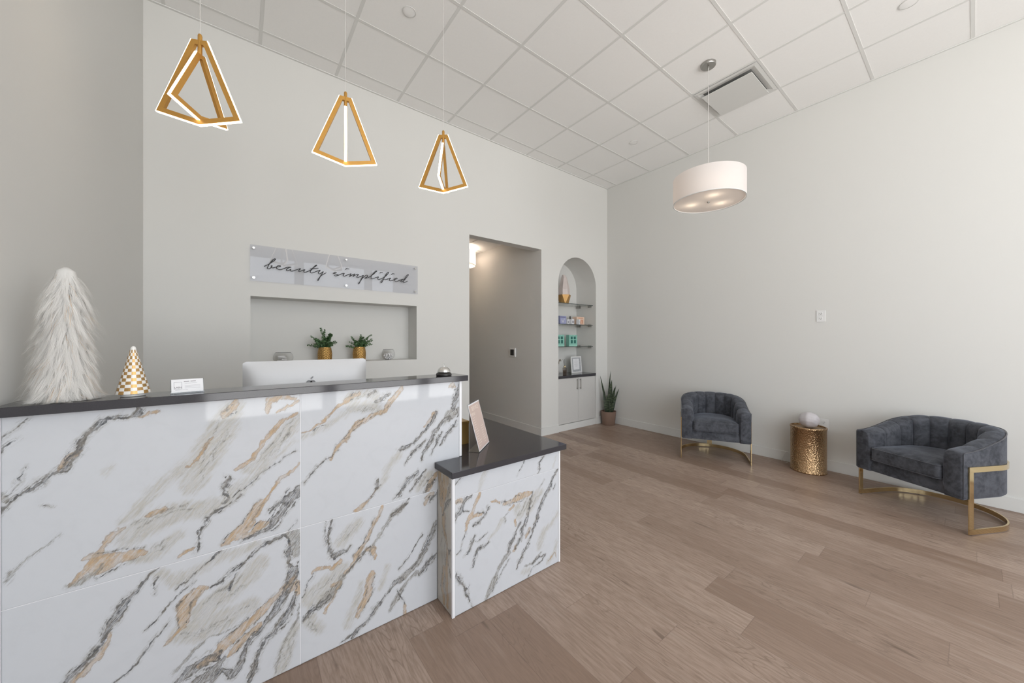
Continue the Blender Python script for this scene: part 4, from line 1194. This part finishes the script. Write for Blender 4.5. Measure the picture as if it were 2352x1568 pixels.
tag(MB().box(AX0 + .001, AX1 - .001, YB - .004, AY - .002, .8115, .851).build('countertop', M['quartz'], bevel=.002, origin=(ACX, 4.07, .8115)),
    'dark stone top on the arched niche cabinet', 'countertop')
SHZ = (1.985, 1.655, 1.300)
SHN = ('top', 'middle', 'lowest')
for z, nm in zip(SHZ, SHN):
    s = thing('glass_shelf', (ACX, 4.09, z), nm + ' of the three glass shelves in the arched niche', 'shelf', group='glass shelves in the arched niche')
    inv(MB().box(AX0 + .012, AX1 - .012, 3.914, AY - .01, z - .008, z).build('glass_pane', M['shelfglass']), s)
    inv(MB().box(AX0 + .012, AX1 - .012, 3.911, 3.9138, z - .0085, z + .0005).build('polished_edge', M['shelfedge']), s)
    for y in (3.975, 4.215):
        for (xa, xb) in ((AX1 - .045, AX1 - .001), (AX0 + .001, AX0 + .045)):
            inv(MB().box(xa, xb, y - .022, y + .022, z - .034, z - .0085).box(xa, xb, y - .022, y + .022, z + .0008, z + .010).build('clamp', M['nickel'], bevel=.002), s)

zt = SHZ[0] + .001
pl = thing('crystal_ornament', (4.20, 4.085, zt), 'tall pale quartz point standing in a faceted gold planter on the top glass shelf', 'ornament')
m = MB(); n = 6
def ringp(r_, z, off=0.0, n=6): return [(r_ * math.cos(2 * math.pi * (i + off) / n), r_ * math.sin(2 * math.pi * (i + off) / n), z) for i in range(n)]
m.v = ringp(.075, 0, 0) + ringp(.115, .150, .5)
m.f = [tuple(range(5, -1, -1)), tuple(range(6, 12))] + [(i, (i + 1) % 6, 6 + i) for i in range(6)] + [(6 + i, (i + 1) % 6, 6 + (i + 1) % 6) for i in range(6)]
m.mi = [0] * len(m.f)
m.build('faceted_planter', M['facetgold'], pl)
m = MB(); m.v = ringp(.095, .151, .1, 7) + ringp(.092, .24, .1, 7) + [(x + .0, y, z) for x, y, z in ringp(.050, .43, .25, 7)] + [(x - .012, y, z) for x, y, z in ringp(.026, .475, .2, 7)]
for j in range(3): m.f += [(j * 7 + i, j * 7 + (i + 1) % 7, (j + 1) * 7 + (i + 1) % 7, (j + 1) * 7 + i) for i in range(7)]
m.f += [tuple(range(6, -1, -1)), tuple(range(21, 28))]; m.mi = [0] * len(m.f)
m.build('crystal', M['quartzpink'], pl)

def carton(name, x, y, z, w_, d_, h_, mat, label, rz=0.0, prints=(), cat='box'):
    t = thing(name, (x, y, z), label, cat, rz=rz)
    MB().box(-w_ / 2, w_ / 2, -d_ / 2, d_ / 2, 0, h_).build('carton_body', mat, t, bevel=.0015)
    for i, (a, b, c, d, mt) in enumerate(prints):
        MB().box(-w_ / 2 + a * w_, -w_ / 2 + b * w_, -d_ / 2 - .0012, -d_ / 2 - .0003, c * h_, d * h_).build('printed_panel', mt, t)
    return t
z = SHZ[1] + .001
t = carton('product_box', 4.115, 4.07, z, .155, .09, .135, M['lavender'], 'lavender blue carton at the left end of the middle glass shelf', 0.05,
       [(.10, .90, .80, .90, M['lav_dark']), (0, .06, 0, 1, M['lav_dark'])])
b = MB()
for (xa, za, xb, zb) in ((-.035, .075, -.012, .03), (-.005, .028, .03, .09)):
    b.tube([(xa, -.0465, za), (xb, -.0465, zb)], .005, 8)
b.build('printed_stick', M['candy'], t)
def jar(x, y, w_, h_, label):
    t = thing('cosmetic_box', (x, y, z), label, 'box', rz=.1)
    MB().box(-w_ / 2, w_ / 2, -.03, .03, 0, h_).build('carton_body', M['paper'], t, bevel=.002)
    MB().box(-w_ / 2 + .012, w_ / 2 - .012, -.0312, -.0303, h_ * .3, h_ * .72).build('printed_panel', M['grey_ink'], t)
jar(4.285, 4.10, .052, .090, 'small white printed box beside the lavender carton on the middle glass shelf')
jar(4.362, 4.07, .068, .094, 'larger white printed box in the centre of the middle glass shelf')
jar(4.448, 4.00, .030, .088, 'slim white box standing in front of the peach carton')
t = carton('product_box', 4.565, 4.10, z, .200, .09, .138, M['peach'], 'peach carton with orange stripes at the right of the middle glass shelf', 0.05,
       [(.18, .80, .80, .88, M['peach_dark']), (.08, .20, .1, .7, M['cream'])])
b = MB()
for xa in (-.03, .005, .04):
    b.tube([(xa - .008, -.0465, .022), (xa + .012, -.0465, .088)], .0075, 8)
b.build('printed_stripes', M['peach_dark'], t)
t = thing('dropper_bottle', (4.455, 4.19, z), 'small dark brown bottle behind the peach carton', 'bottle')
MB().lathe([(.017, 0), (.018, .003), (.018, .10), (.009, .112), (.009, .122)], 20).build('bottle_body', M['amber'], t, smooth=40)
MB().lathe([(.0115, .1225), (.0115, .142), (.006, .15), (.003, .152)], 16).build('cap', M['blackplastic'], t, smooth=40)
z = SHZ[2] + .001
tp = []
for cx0 in (.30, .68):
    tp += [(cx0 - .10, cx0 + .13, .62, .86, M['teal_dark']), (cx0 - .08, cx0 + .14, .26, .56, M['teal_dark']), (cx0 - .11, cx0 - .02, .90, .97, M['teal_pale'])]
tp += [(0, 1, 0.0, .14, M['teal_pale']), (.04, .96, .575, .60, M['teal_pale'])]
for (x, lab) in ((4.062, 'teal carton at the left end of the lowest shelf, cut off by the niche edge'), (4.365, 'teal carton with dark printed windows at the centre of the lowest glass shelf')):
    carton('product_box', x, 4.07, z, .188, .07, .185, M['teal'], lab, -.03, tp)
zt = .8518
rd = thing('reed_diffuser', (4.190, 4.06, zt), 'small glass reed diffuser with gold collar on the niche cabinet top', 'diffuser')
MB().lathe([(.030, 0), (.031, .003), (.036, .098), (.033, .102), (.015, .106)], 8).build('glass_bottle', M['liquid'], rd, smooth=20)
MB().lathe([(.024, .004), (.028, .060), (.0001, .0605)], 8, cap=False).build('perfume', M['liquid'], rd)
MB().lathe([(.016, .1065), (.017, .109), (.017, .132), (.014, .136)], 20).build('collar', M['brass'], rd, smooth=40)
for (a, b) in ((-.045, .0), (-.035, .012), (-.022, -.015)):
    MB().tube([(0, 0, .11), (a, b, .245)], .0022, 6).build('reed', M['reed'], rd)
pv = thing('pampas_vase', (4.035, 4.09, zt), 'dried pampas plume in a small vase at the left edge of the niche', 'vase')
MB().lathe([(.026, 0), (.032, .01), (.034, .05), (.020, .085), (.014, .10), (.017, .115)], 24).build('vase_body', M['quartzpink'], pv, smooth=50)
m = MB(); rs = random.Random(3)
for i in range(26):
    q = i / 25; c0 = Vector((.02 + .065 * q, -.01, .16 + .075 * math.sin(q * 2.3)))
    for j in range(16):
        d = Vector((rs.uniform(-.4, 1), rs.uniform(-.8, .8), rs.uniform(-1, .5))).normalized() * rs.uniform(.012, .035) * (1.1 - .5 * q)
        m.tube([c0, c0 + d * .5 + Vector((0, 0, .003)), c0 + d], [.0007, .0006, .0002], 3)
m.tube([(0, 0, .06), (.01, 0, .13), (.03, -.01, .17)], .0018, 6)
m.build('plume', M['pampas'], pv)
pf_ = thing('picture_frame', (4.505, 4.085, zt), 'white framed certificate leaning on the niche cabinet top', 'picture frame', rz=0.06)
tl = R(5)
b = MB(); FW, FH = .135, .275
for (a0, a1, d0, d1) in ((-FW, FW, 0, .020), (-FW, FW, FH - .020, FH), (-FW, -FW + .020, .020, FH - .020), (FW - .020, FW, .020, FH - .020)):
    leanbox(b, a0, a1, d0, d1, -.006, .008)
b.build('frame', M['plate'], pf_)
leanbox(MB(), -FW + .02, FW - .02, .02, FH - .02, -.002, .0).build('patterned_mat', plain('marbled_mat', (0.42, 0.43, 0.45), 0.5, noise=.45, nscale=28), pf_)
leanbox(MB(), -.078, .078, .055, .238, .0005, .0015).build('certificate', M['paper'], pf_)
b = MB()
for i in range(7):
    w_ = (.03, .045, .05, .035, .05, .045, .03)[i]
    leanbox(b, -w_, w_, .215 - i * .018, .2175 - i * .018, .0017, .0022)
b.build('printed_lines', M['grey_ink'], pf_)
MB().add([(-.02, .05, .2), (.02, .05, .2), (.02, .12, 0), (-.02, .12, 0), (-.02, .053, .2), (.02, .053, .2), (.02, .123, 0), (-.02, .123, 0)],
         [(0, 1, 2, 3), (7, 6, 5, 4), (0, 4, 5, 1), (2, 6, 7, 3), (0, 3, 7, 4), (1, 5, 6, 2)]).build('easel_back', M['plate'], pf_)

# ================================================================== SNAKE PLANT
sp_ = thing('potted_snake_plant', (4.872, 3.715, 0), 'snake plant in a brown matte planter in the room corner beside the niche', 'potted plant')
MB().lathe([(.098, 0), (.102, .004), (.124, .225), (.118, .225), (.112, .185), (.001, .185)], 48, cap=False).lathe([(.0001, .001), (.098, .001)], 48, cap=False).build('planter', M['terracotta'], sp_, smooth=50)
MB().lathe([(.1125, .190), (.001, .195)], 32, cap=False).build('soil', M['soil'], sp_)
fw = Vector((.793, -.611, 0)); dp = Vector((.611, .793, 0))       # across / away
LV = [(-.035, .0, -.135, -.0, .815, .028), (-.01, .01, .045, .02, .885, .028), (.0, -.03, .045, -.03, .745, .046), (.02, .02, .060, .02, .665, .026),
      (.035, -.01, .11, .0, .625, .042), (.04, .02, .125, -.02, .655, .024), (.05, .0, .18, .0, .595, .026), (-.045, -.02, -.10, -.03, .585, .030),
      (.05, -.02, .105, -.03, .475, .030), (.055, .0, .125, -.02, .450, .030), (.01, -.04, .0, -.055, .42, .018), (-.02, -.03, -.04, -.05, .50, .034)]
rs = random.Random(2)
for (a, b, c, d, h_, w_) in LV:
    p0 = fw * a + dp * b; p1 = fw * c + dp * d
    m = MB(); n = 14; ph = rs.uniform(-.5, .5)
    side = (fw * math.cos(ph) + dp * math.sin(ph)); nr = side.cross(Vector((0, 0, 1))).normalized()
    for i in range(n):
        q = i / (n - 1)
        c_ = p0.lerp(p1, q ** 1.35) + Vector((0, 0, .192 + (h_ - .192) * q)) + nr * .006 * math.sin(q * 5)
        ww = w_ * (.55 + .45 * math.sin(min(1, q * 2.2) * math.pi / 2)) * (1 - q ** 3.2) * (1 - .25 * q) + .0006
        m.v += [tuple(c_ - side * ww), tuple(c_ - nr * ww * .30), tuple(c_ + side * ww), tuple(c_ + nr * (.004 * (1 - q)) - nr * ww * .22)]
    for i in range(n - 1):
        for j in range(4): m.f.append((i * 4 + j, i * 4 + (j + 1) % 4, i * 4 + 4 + (j + 1) % 4, i * 4 + 4 + j))
    m.mi = [0] * len(m.f)
    m.build('leaf', M['snake'], sp_, smooth=50)

# ================================================================== TUB CHAIRS
CW, CS, CT = .346, .315, .105
def upath(u, off):
    """outer U outline offset inwards by off; u from 0 (left front) to 1 (right front)"""
    r_ = CW - off
    Ls, La = CS, math.pi * CW; tot = 2 * Ls + La; s = u * tot
    if s < Ls: return (-r_, s), (-1, 0)
    if s > Ls + La: return (r_, tot - s), (1, 0)
    a = (s - Ls) / CW
    return (-r_ * math.cos(a), CS + r_ * math.sin(a)), (-math.cos(a), math.sin(a))
def make_chair(label):
    t = thing('tub_chair', (0, 0, 0), label, 'armchair', group='charcoal velvet tub chairs along the right wall')
    NU = 309
    def top(u):
        (x, y), _ = upath(u, 0); q = min(1, max(0, y / .60)); q = q * q * (3 - 2 * q)
        return .592 + .128 * q
    NCH = 11
    def sec(u):
        h = top(u); fl = abs(math.sin(math.pi * NCH * u)) ** .42
        dn = .026 * fl; up_ = .008 * fl
        T = CT
        e = min(1, min(u, 1 - u) / .012)
        r_ = .022
        P = [(0.008, .252), (0, .262), (0, h - .020), (.004, h - .006), (.014, h), (.045, h + .006 + up_), (.070, h + .003 + up_), (T - .014 + dn * .5, h - .006 + up_ * .6),
             (T - .003 + dn * .8, h - .022), (T + dn, h - .060), (T + .004 + dn, .45), (T + .004 + dn, .34), (T, .30), (T, .252)]
        return P
    m = MB(); k = 14
    for i in range(NU):
        u = i / (NU - 1)
        for (o_, z) in sec(u):
            (x, y), _n = upath(u, o_); m.v.append((x, y, z))
    for i in range(NU - 1):
        for j in range(k - 1):
            m.f.append((i * k + j, i * k + j + 1, (i + 1) * k + j + 1, (i + 1) * k + j))
        m.f.append((i * k + k - 1, i * k, (i + 1) * k, (i + 1) * k + k - 1))
    # padded arm fronts
    for (base, sgn) in ((0, 1), ((NU - 1) * k, -1)):
        ring0 = [base + j for j in range(k)]
        pts = [Vector(m.v[i]) for i in ring0]; cen = sum(pts, Vector()) / k
        prev = ring0
        for sx2, sz2, dy in ((.95, .992, -.007), (.86, .978, -.012), (.72, .955, -.014)):
            b0 = len(m.v)
            for p in pts:
                m.v.append((cen.x + (p.x - cen.x) * sx2, dy, .425 + (p.z - .425) * sz2))
            cur = [b0 + j for j in range(k)]
            for j in range(k):
                f_ = (prev[j], cur[j], cur[(j + 1) % k], prev[(j + 1) % k]); m.f.append(f_ if sgn > 0 else f_[::-1])
            prev = cur
        m.f.append(tuple(prev) if sgn < 0 else tuple(prev[::-1]))
    m.mi = [0] * len(m.f)
    m.build('barrel_back', M['velvet'], t, smooth=70)
    # seams between channels and outer piping
    pp = MB()
    for i in range(1, NCH):
        u = i / NCH; h = top(u)
        P = []
        for o_, z in ((.020, h + .002), (.050, h + .0068), (.072, h + .0045), (CT - .011, h - .003), (CT + .001, h - .021), (CT + .005, h - .06), (CT + .008, .46)):
            (x, y), _n = upath(u, o_); P.append((x, y, z))
        pp.tube(P, .0024, 5)
    pp.build('channel_seams', M['piping'], t, smooth=60)
    pp = MB(); P = []
    P.append((-CW + .002, -.006, .262))
    P.append((-CW + .002, -.006, top(0) - .014))
    for i in range(0, 121):
        u = i / 120; (x, y), _n = upath(u, .001); P.append((x, y, top(u) - .003))
    P.append((CW - .002, -.006, top(1) - .014)); P.append((CW - .002, -.006, .262))
    pp.tube(P, .0034, 6)
    pp.build('outer_piping', M['piping'], t, smooth=60)
    # base under the cushion
    dsh = [(-(CW - CT) + .002, .006)] + [upath(u, CT + .001)[0] for u in [i / 40 for i in range(1, 40)]] + [((CW - CT) - .002, .006)]
    MB().prism(dsh, .255, .352).build('seat_deck', M['velvet'], t)
    # cushion
    ow = CW - CT - .012
    dsh = []
    N = 96
    def cush(off):
        P = []
        r_ = ow - off
        fr = -.026 + off
        cr = max(.004, .035 - off * .2)
        for i in range(9):
            a = math.pi + (math.pi / 2) * i / 8
            P.append((-r_ + cr + cr * math.cos(a), fr + cr + cr * math.sin(a)))
        for i in range(9):
            a = 1.5 * math.pi + (math.pi / 2) * i / 8
            P.append((r_ - cr + cr * math.cos(a), fr + cr + cr * math.sin(a)))
        for i in range(25):
            a = math.pi * i / 24
            P.append((r_ * math.cos(a), CS - .01 + (r_) * math.sin(a)))
        return P
    m = MB(); lay = [(.06, .3535, 0), (.012, .354, 0), (.003, .360, 0), (0, .372, 0), (.0, .448, 0), (.003, .459, 0), (.012, .469, 0), (.04, .478, 0), (.08, .485, 0), (.12, .489, 0), (.16, .491, 0)]
    n = None
    for off, z, _q in lay:
        P = cush(min(off, ow - .02)); n = len(P)
        m.v += [(x, y, z) for x, y in P]
    for j in range(len(lay) - 1):
        for i in range(n): m.f.append((j * n + i, j * n + (i + 1) % n, (j + 1) * n + (i + 1) % n, (j + 1) * n + i))
    m.f.append(tuple(range(n - 1, -1, -1))); m.f.append(tuple((len(lay) - 1) * n + i for i in range(n))); m.mi = [0] * len(m.f)
    cu = m.build('seat_cushion', M['velvet'], t, smooth=60)
    pp = MB()
    for off, z in ((.0015, .4585), (.0015, .360)):
        P = [(x, y, z) for x, y in cush(off)]; P.append(P[0]); pp.tube(P, .0028, 6, cap=False)
    pp.build('cushion_piping', M['piping'], cu, smooth=60)
    # brass frame: flat bar round the back, legs, floor ring, rear strut
    def band(z0, z1, o0, o1, n=100):
        m = MB()
        for i in range(n + 1):
            u = i / n
            for o_, z in ((o0, z0), (o1, z0), (o1, z1), (o0, z1)):
                (x, y), _n = upath(u, o_); y = max(y, .03) if False else y
                m.v.append((x, y + .03 * (1 - min(1, y / .3)) , z))
        for i in range(n):
            for j in range(4): m.f.append((i * 4 + j, i * 4 + (j + 1) % 4, i * 4 + 4 + (j + 1) % 4, i * 4 + 4 + j))
        m.f += [(0, 3, 2, 1), (n * 4, n * 4 + 1, n * 4 + 2, n * 4 + 3)]; m.mi = [0] * len(m.f)
        return m
    band(.452, .490, -.010, -.001).build('back_band', M['brass'], t, smooth=40)
    band(.007, .043, -.010, -.001).build('floor_ring', M['brass'], t, smooth=40)
    for sx_ in (-1, 1):
        a, b = sorted((sx_ * (CW + .001), sx_ * (CW + .010)))
        MB().box(a, b, .030, .068, .0432, .4518).build('leg', M['brass'], t, bevel=.001)
    MB().box(-.028, .028, CS + CW + .0012, CS + CW + .010, .0432, .4518).build('rear_strut', M['brass'], t, bevel=.001)
    for (x, y) in ((-CW - .005, .05), (CW + .005, .05), (-.26, CS + .24), (.26, CS + .24)):
        MB().lathe([(.006, 0), (.007, .002), (.007, .0068)], 12, c=(x, y)).build('glide', M['acrylic'], t)
    return t
c1 = make_chair('charcoal velvet tub chair with gold frame between the snake plant and the brass table')
c1.location = (4.298, 1.797, 0); c1.rotation_euler = (0, 0, R(-61.4))
c2 = copy_tree(c1)
c2.location = (4.279, .342, 0); c2.rotation_euler = (0, 0, R(-118.7))
c2['label'] = 'charcoal velvet tub chair with gold frame right of the brass table, nearest the camera'

# ================================================================== SIDE TABLE, SALT LAMP
sd = thing('side_table', (4.853, 1.087, 0), 'hammered brass drum side table between the two velvet chairs', 'side table')
TR, TH = .157, .478
m = MB().lathe([(TR - .004, 0), (TR, .004), (TR, .012), (TR - .004, .016), (TR - .004, TH - .022), (TR, TH - .018), (TR, TH - .002), (TR - .002, TH), (TR - .012, TH), (TR - .013, TH - .012)], 96, cap=False)
m.build('drum', M['hammered'], sd, smooth=50)
MB().lathe([(.0001, TH - .013), (TR - .0135, TH - .012)], 64, cap=False).build('tabletop', M['brassdark'], sd)
sl = thing('stone_lamp', (4.846, 1.078, TH - .0115), 'rounded pale stone lamp standing on the brass drum table', 'lamp')
rsn = [(random.uniform(-1, 1), random.uniform(-1, 1), random.uniform(-1, 1)) for _ in range(8)]
def rock(u, v):
    th = v * math.pi; ph = u * 2 * math.pi
    d = Vector((math.sin(th) * math.cos(ph), math.sin(th) * math.sin(ph), -math.cos(th)))
    b = 1 + .02 * math.sin(d.x * 7 + d.z * 4) + .02 * math.sin(d.y * 9 + 1.3) + .012 * math.sin(d.z * 15 + d.x * 11)
    z = .080 + d.z * .082 * b
    return (d.x * .090 * b, d.y * .090 * b, max(.0005, z))
MB().grid(rock, 64, 33, closed_u=True).build('stone_body', M['salt'], sl, smooth=60)
cord = tag(MB().tube(catmull([(5.008, 1.25, .33), (5.008, 1.27, .1), (5.003, 1.32, .12), (4.99, 1.36, .004), (4.96, 1.30, .004), (5.006, 1.30, .03)], 6), .0018, 6).build('cord', M['plate']), 'thin white cord along the wall behind the brass table', 'cord')

# ================================================================== WALL PLATES
def outlet(y, z, label):
    t = thing('wall_outlet', (XR, y, z), label, 'outlet')
    MB().box(-.006, -.0005, -.038, .038, -.062, .062).build('cover_plate', M['plate'], t, bevel=.002)
    for s_ in (-1, 1):
        r_ = MB().box(-.0085, -.0062, -.017, .017, s_ * .026 - .0145, s_ * .026 + .0145).build('receptacle', M['plate'], t, bevel=.001)
        MB().box(-.0092, -.0086, -.008, -.0055, s_ * .026 - .002, s_ * .026 + .008).box(-.0092, -.0086, .0055, .008, s_ * .026 - .002, s_ * .026 + .007).box(-.0092, -.0086, -.0025, .0025, s_ * .026 - .011, s_ * .026 - .006).build('slots', M['slot'], r_)
outlet(1.016, 1.663, 'white double wall outlet high on the right wall')
outlet(.990, .485, 'white wall outlet low behind the stone lamp')
th = thing('thermostat', (XD1, 4.53, 1.205), 'white square thermostat with dark screen on the hallway wall', 'thermostat')
MB().box(-.022, -.0005, -.075, .075, -.070, .070).build('housing', M['plate'], th, bevel=.006, seg=3)
MB().box(-.0235, -.0222, -.042, .050, -.048, .048).build('screen', M['blackplastic'], th)

# ================================================================== CEILING
for (x, y, r_, lab) in ((1.069, 2.735, .048, 'round white flush sprinkler cover above the pendants'), (4.095, .305, .050, 'round white flush sprinkler cover near the right wall'), (4.113, 2.737, .048, 'round white flush sprinkler cover at the far end of the ceiling')):
    t = thing('sprinkler_cover', (x, y, HC - .001), lab, 'ceiling fitting')
    MB().lathe([(r_ - .006, -.0065), (r_, -.005), (r_ + .002, -.0005)][::-1] if False else [(r_ * .2, -.0032), (r_ - .004, -.0030), (r_, -.002), (r_, -.0005)], 36).build('cover_disc', M['ceil'], t, smooth=30)
    MB().lathe([(r_ + .0005, -.0044), (r_ + .002, -.0048), (r_ + .0035, -.0042), (r_ + .004, -.0002)], 36, cap=False).build('trim_ring', M['white'], t, smooth=40)
VX0, VX1, VY0, VY1 = 3.808, 4.418, 1.222, 1.832
vt = thing('air_vent', ((VX0 + VX1) / 2, (VY0 + VY1) / 2, HC), 'white square plaque air vent set into the ceiling beside the drum pendant', 'air vent')
a, b_ = .292, .232
m = MB()
m.add([(-a, -a, -.0065), (a, -a, -.0065), (a, a, -.0065), (-a, a, -.0065), (-b_ - .03, -b_ - .03, -.010), (b_ + .03, -b_ - .03, -.010), (b_ + .03, b_ + .03, -.010), (-b_ - .03, b_ + .03, -.010),
       (-b_ + .01, -b_ + .01, -.001), (b_ - .01, -b_ + .01, -.001), (b_ - .01, b_ - .01, -.001), (-b_ + .01, b_ - .01, -.001)],
      [(0, 1, 5, 4), (1, 2, 6, 5), (2, 3, 7, 6), (3, 0, 4, 7), (4, 5, 9, 8), (5, 6, 10, 9), (6, 7, 11, 10), (7, 4, 8, 11)])
m.build('vent_frame', M['white'], vt)
MB().box(-b_ + .01, b_ - .01, -b_ + .01, b_ - .01, -.0028, -.0012).build('duct_opening', M['ventdark'], vt)
MB().box(-b_, b_, -b_, b_, -.042, -.036).build('plaque', M['white'], vt, bevel=.002)
for (x, y) in ((-.15, -.15), (.15, -.15), (.15, .15), (-.15, .15)):
    MB().lathe([(.004, -.0358), (.004, -.003)], 10, c=(x, y)).build('hanger', M['ventdark'], vt)

# drum pendants
def drum(x, y, zb, zc, label, power):
    t = thing('drum_pendant', (x, y, zc), label, 'pendant lamp')
    d = zb - zc; r_ = .3025; h_ = .236
    MB().lathe([(r_, d), (r_ + .0015, d), (r_ + .0015, d + h_), (r_, d + h_)], 96, cap=False).build('shade', M['shade'], t, smooth=50)
    MB().lathe([(r_ - .005, d - .001), (r_ + .003, d - .001), (r_ + .003, d + .004), (r_ - .005, d + .004), (r_ - .005, d - .001)], 96, cap=False).build('shade_rim', M['plate'], t, smooth=30)
    MB().lathe([(.0001, d + .0075), (r_ - .006, d + .0075)], 72, cap=False).build('diffuser', M['diffuser'], t)
    MB().lathe([(.0001, d - .014), (.005, d - .013), (.006, d - .009), (.012, d - .006), (.013, d + .001), (.004, d + .004), (.004, d + .03)], 20, cap=False).build('finial', M['nickel'], t, smooth=40)
    MB().lathe([(.064, -.001), (.064, -.020), (.060, -.026), (.008, -.027), (.007, -.050), (.003, -.056)], 40, cap=False).build('canopy', M['nickel'], t, smooth=40)
    MB().tube([(0, 0, -.05), (0, 0, d + .10)], .0028, 8).build('cable', M['cablew'], t)
    sp = MB().lathe([(.012, d + .12), (.012, d + .09)], 12)
    bulbs = []
    for i in range(3):
        a = R(100 + 120 * i); bx, by = .15 * math.cos(a), .15 * math.sin(a)
        sp.tube([(0, 0, d + .105), (bx, by, d + .105)], .005, 6)
        l = bpy.data.lights.new('bulb_light', 'POINT'); l.energy = power; l.color = (1, .86, .70); l.shadow_soft_size = .03
        lo = bpy.data.objects.new('bulb_light', l); COL.objects.link(lo); lo.parent = t; lo.location = (bx, by, d + .062)
    sp.build('lamp_spider', M['nickel'], t)
    return t
M['cablew'] = plain('white_cable', (0.66, 0.64, 0.62), 0.5)
drum(3.503, 1.527, 2.703, HC, 'large white drum pendant lamp hanging over the seating side of the room', .45)
drum(3.00, 5.45, 2.69, 3.0, 'white drum lamp half seen through the hallway opening', 5.0)

# geometric LED pendants
def kite(t, w_, ztop, zc, zbot, tw, phi, name):
    """closed gold bar outline in a vertical plane with a light strip along its outside"""
    pts = [(-tw, ztop), (tw, ztop), (w_, zc), (0, zbot), (-w_, zc)]
    n = len(pts)
    def offs(dist):
        out = []
        for i in range(n):
            p0, p1, p2 = Vector(pts[i - 1]), Vector(pts[i]), Vector(pts[(i + 1) % n])
            d1 = (p1 - p0).normalized(); d2 = (p2 - p1).normalized()
            n1 = Vector((d1.y, -d1.x)); n2 = Vector((d2.y, -d2.x))
            b = (n1 + n2).normalized(); out.append(p1 - b * dist / max(.3, b.dot(n1)) * -1 if False else p1 + b * dist / max(.3, b.dot(n1)))
        return out
    c_, s_ = math.cos(phi), math.sin(phi)
    # pts run clockwise seen from -y: outward normal is left-hand; work out its sign
    test = offs(.01)
    sgn = 1 if abs(test[2].x) > w_ else -1
    def bar(name, o0, o1, th, mat, skip_top=False):
        A, B = offs(o0 * sgn), offs(o1 * sgn)
        m = MB()
        for P in (A, B):
            for s2 in (-th, th):
                for p in P: m.v.append((p.x * c_ - s2 * s_, p.x * s_ + s2 * c_, p.y))
        # blocks: A- 0..n, A+ n.., B- 2n.., B+ 3n..
        for i in range(n):
            if skip_top and i == 0: continue
            j = (i + 1) % n
            m.f += [(i, j, 2 * n + j, 2 * n + i), (n + i, 3 * n + i, 3 * n + j, n + j), (2 * n + i, 2 * n + j, 3 * n + j, 3 * n + i), (i, n + i, n + j, j)]
        m.mi = [0] * len(m.f)
        return m.build(name, mat, t)
    bar(name, -.0205, 0, .0078, M['gold'])
    bar('light_strip', .0002, .0030, .0064, M['led'], skip_top=True)
def geo(x, phi1, phi2, w1, w2, label):
    t = thing('geometric_pendant', (x, 2.137, HC), label, 'pendant lamp', group='gold LED pendants over the desk')
    Z = lambda z: z - HC
    kite(t, w1, Z(2.752), Z(2.412), Z(2.372), .030, phi1, 'outer_frame')
    kite(t, w2, Z(2.690), Z(2.428), Z(2.392), .018, phi2, 'inner_frame')
    MB().lathe([(.0085, Z(2.690)), (.0085, Z(2.775)), (.006, Z(2.782))], 16).build('stem', M['gold'], t, smooth=40)
    MB().tube([(0, 0, Z(2.78)), (0, 0, -.02)], .0011, 6).build('cable', M['cablew'], t)
    MB().lathe([(.06, -.001), (.06, -.022), (.056, -.024), (.0001, -.024)], 32, cap=False).build('canopy', M['gold'], t, smooth=40)
geo(-.139, R(-24), R(44), .160, .126, 'gold kite-shaped LED pendant, leftmost and largest-looking of three over the desk')
geo(.470, R(-12), R(78), .160, .126, 'gold kite-shaped LED pendant, middle of the three over the desk')
geo(1.067, R(-40), R(50), .160, .126, 'gold kite-shaped LED pendant, rightmost of the three over the desk')
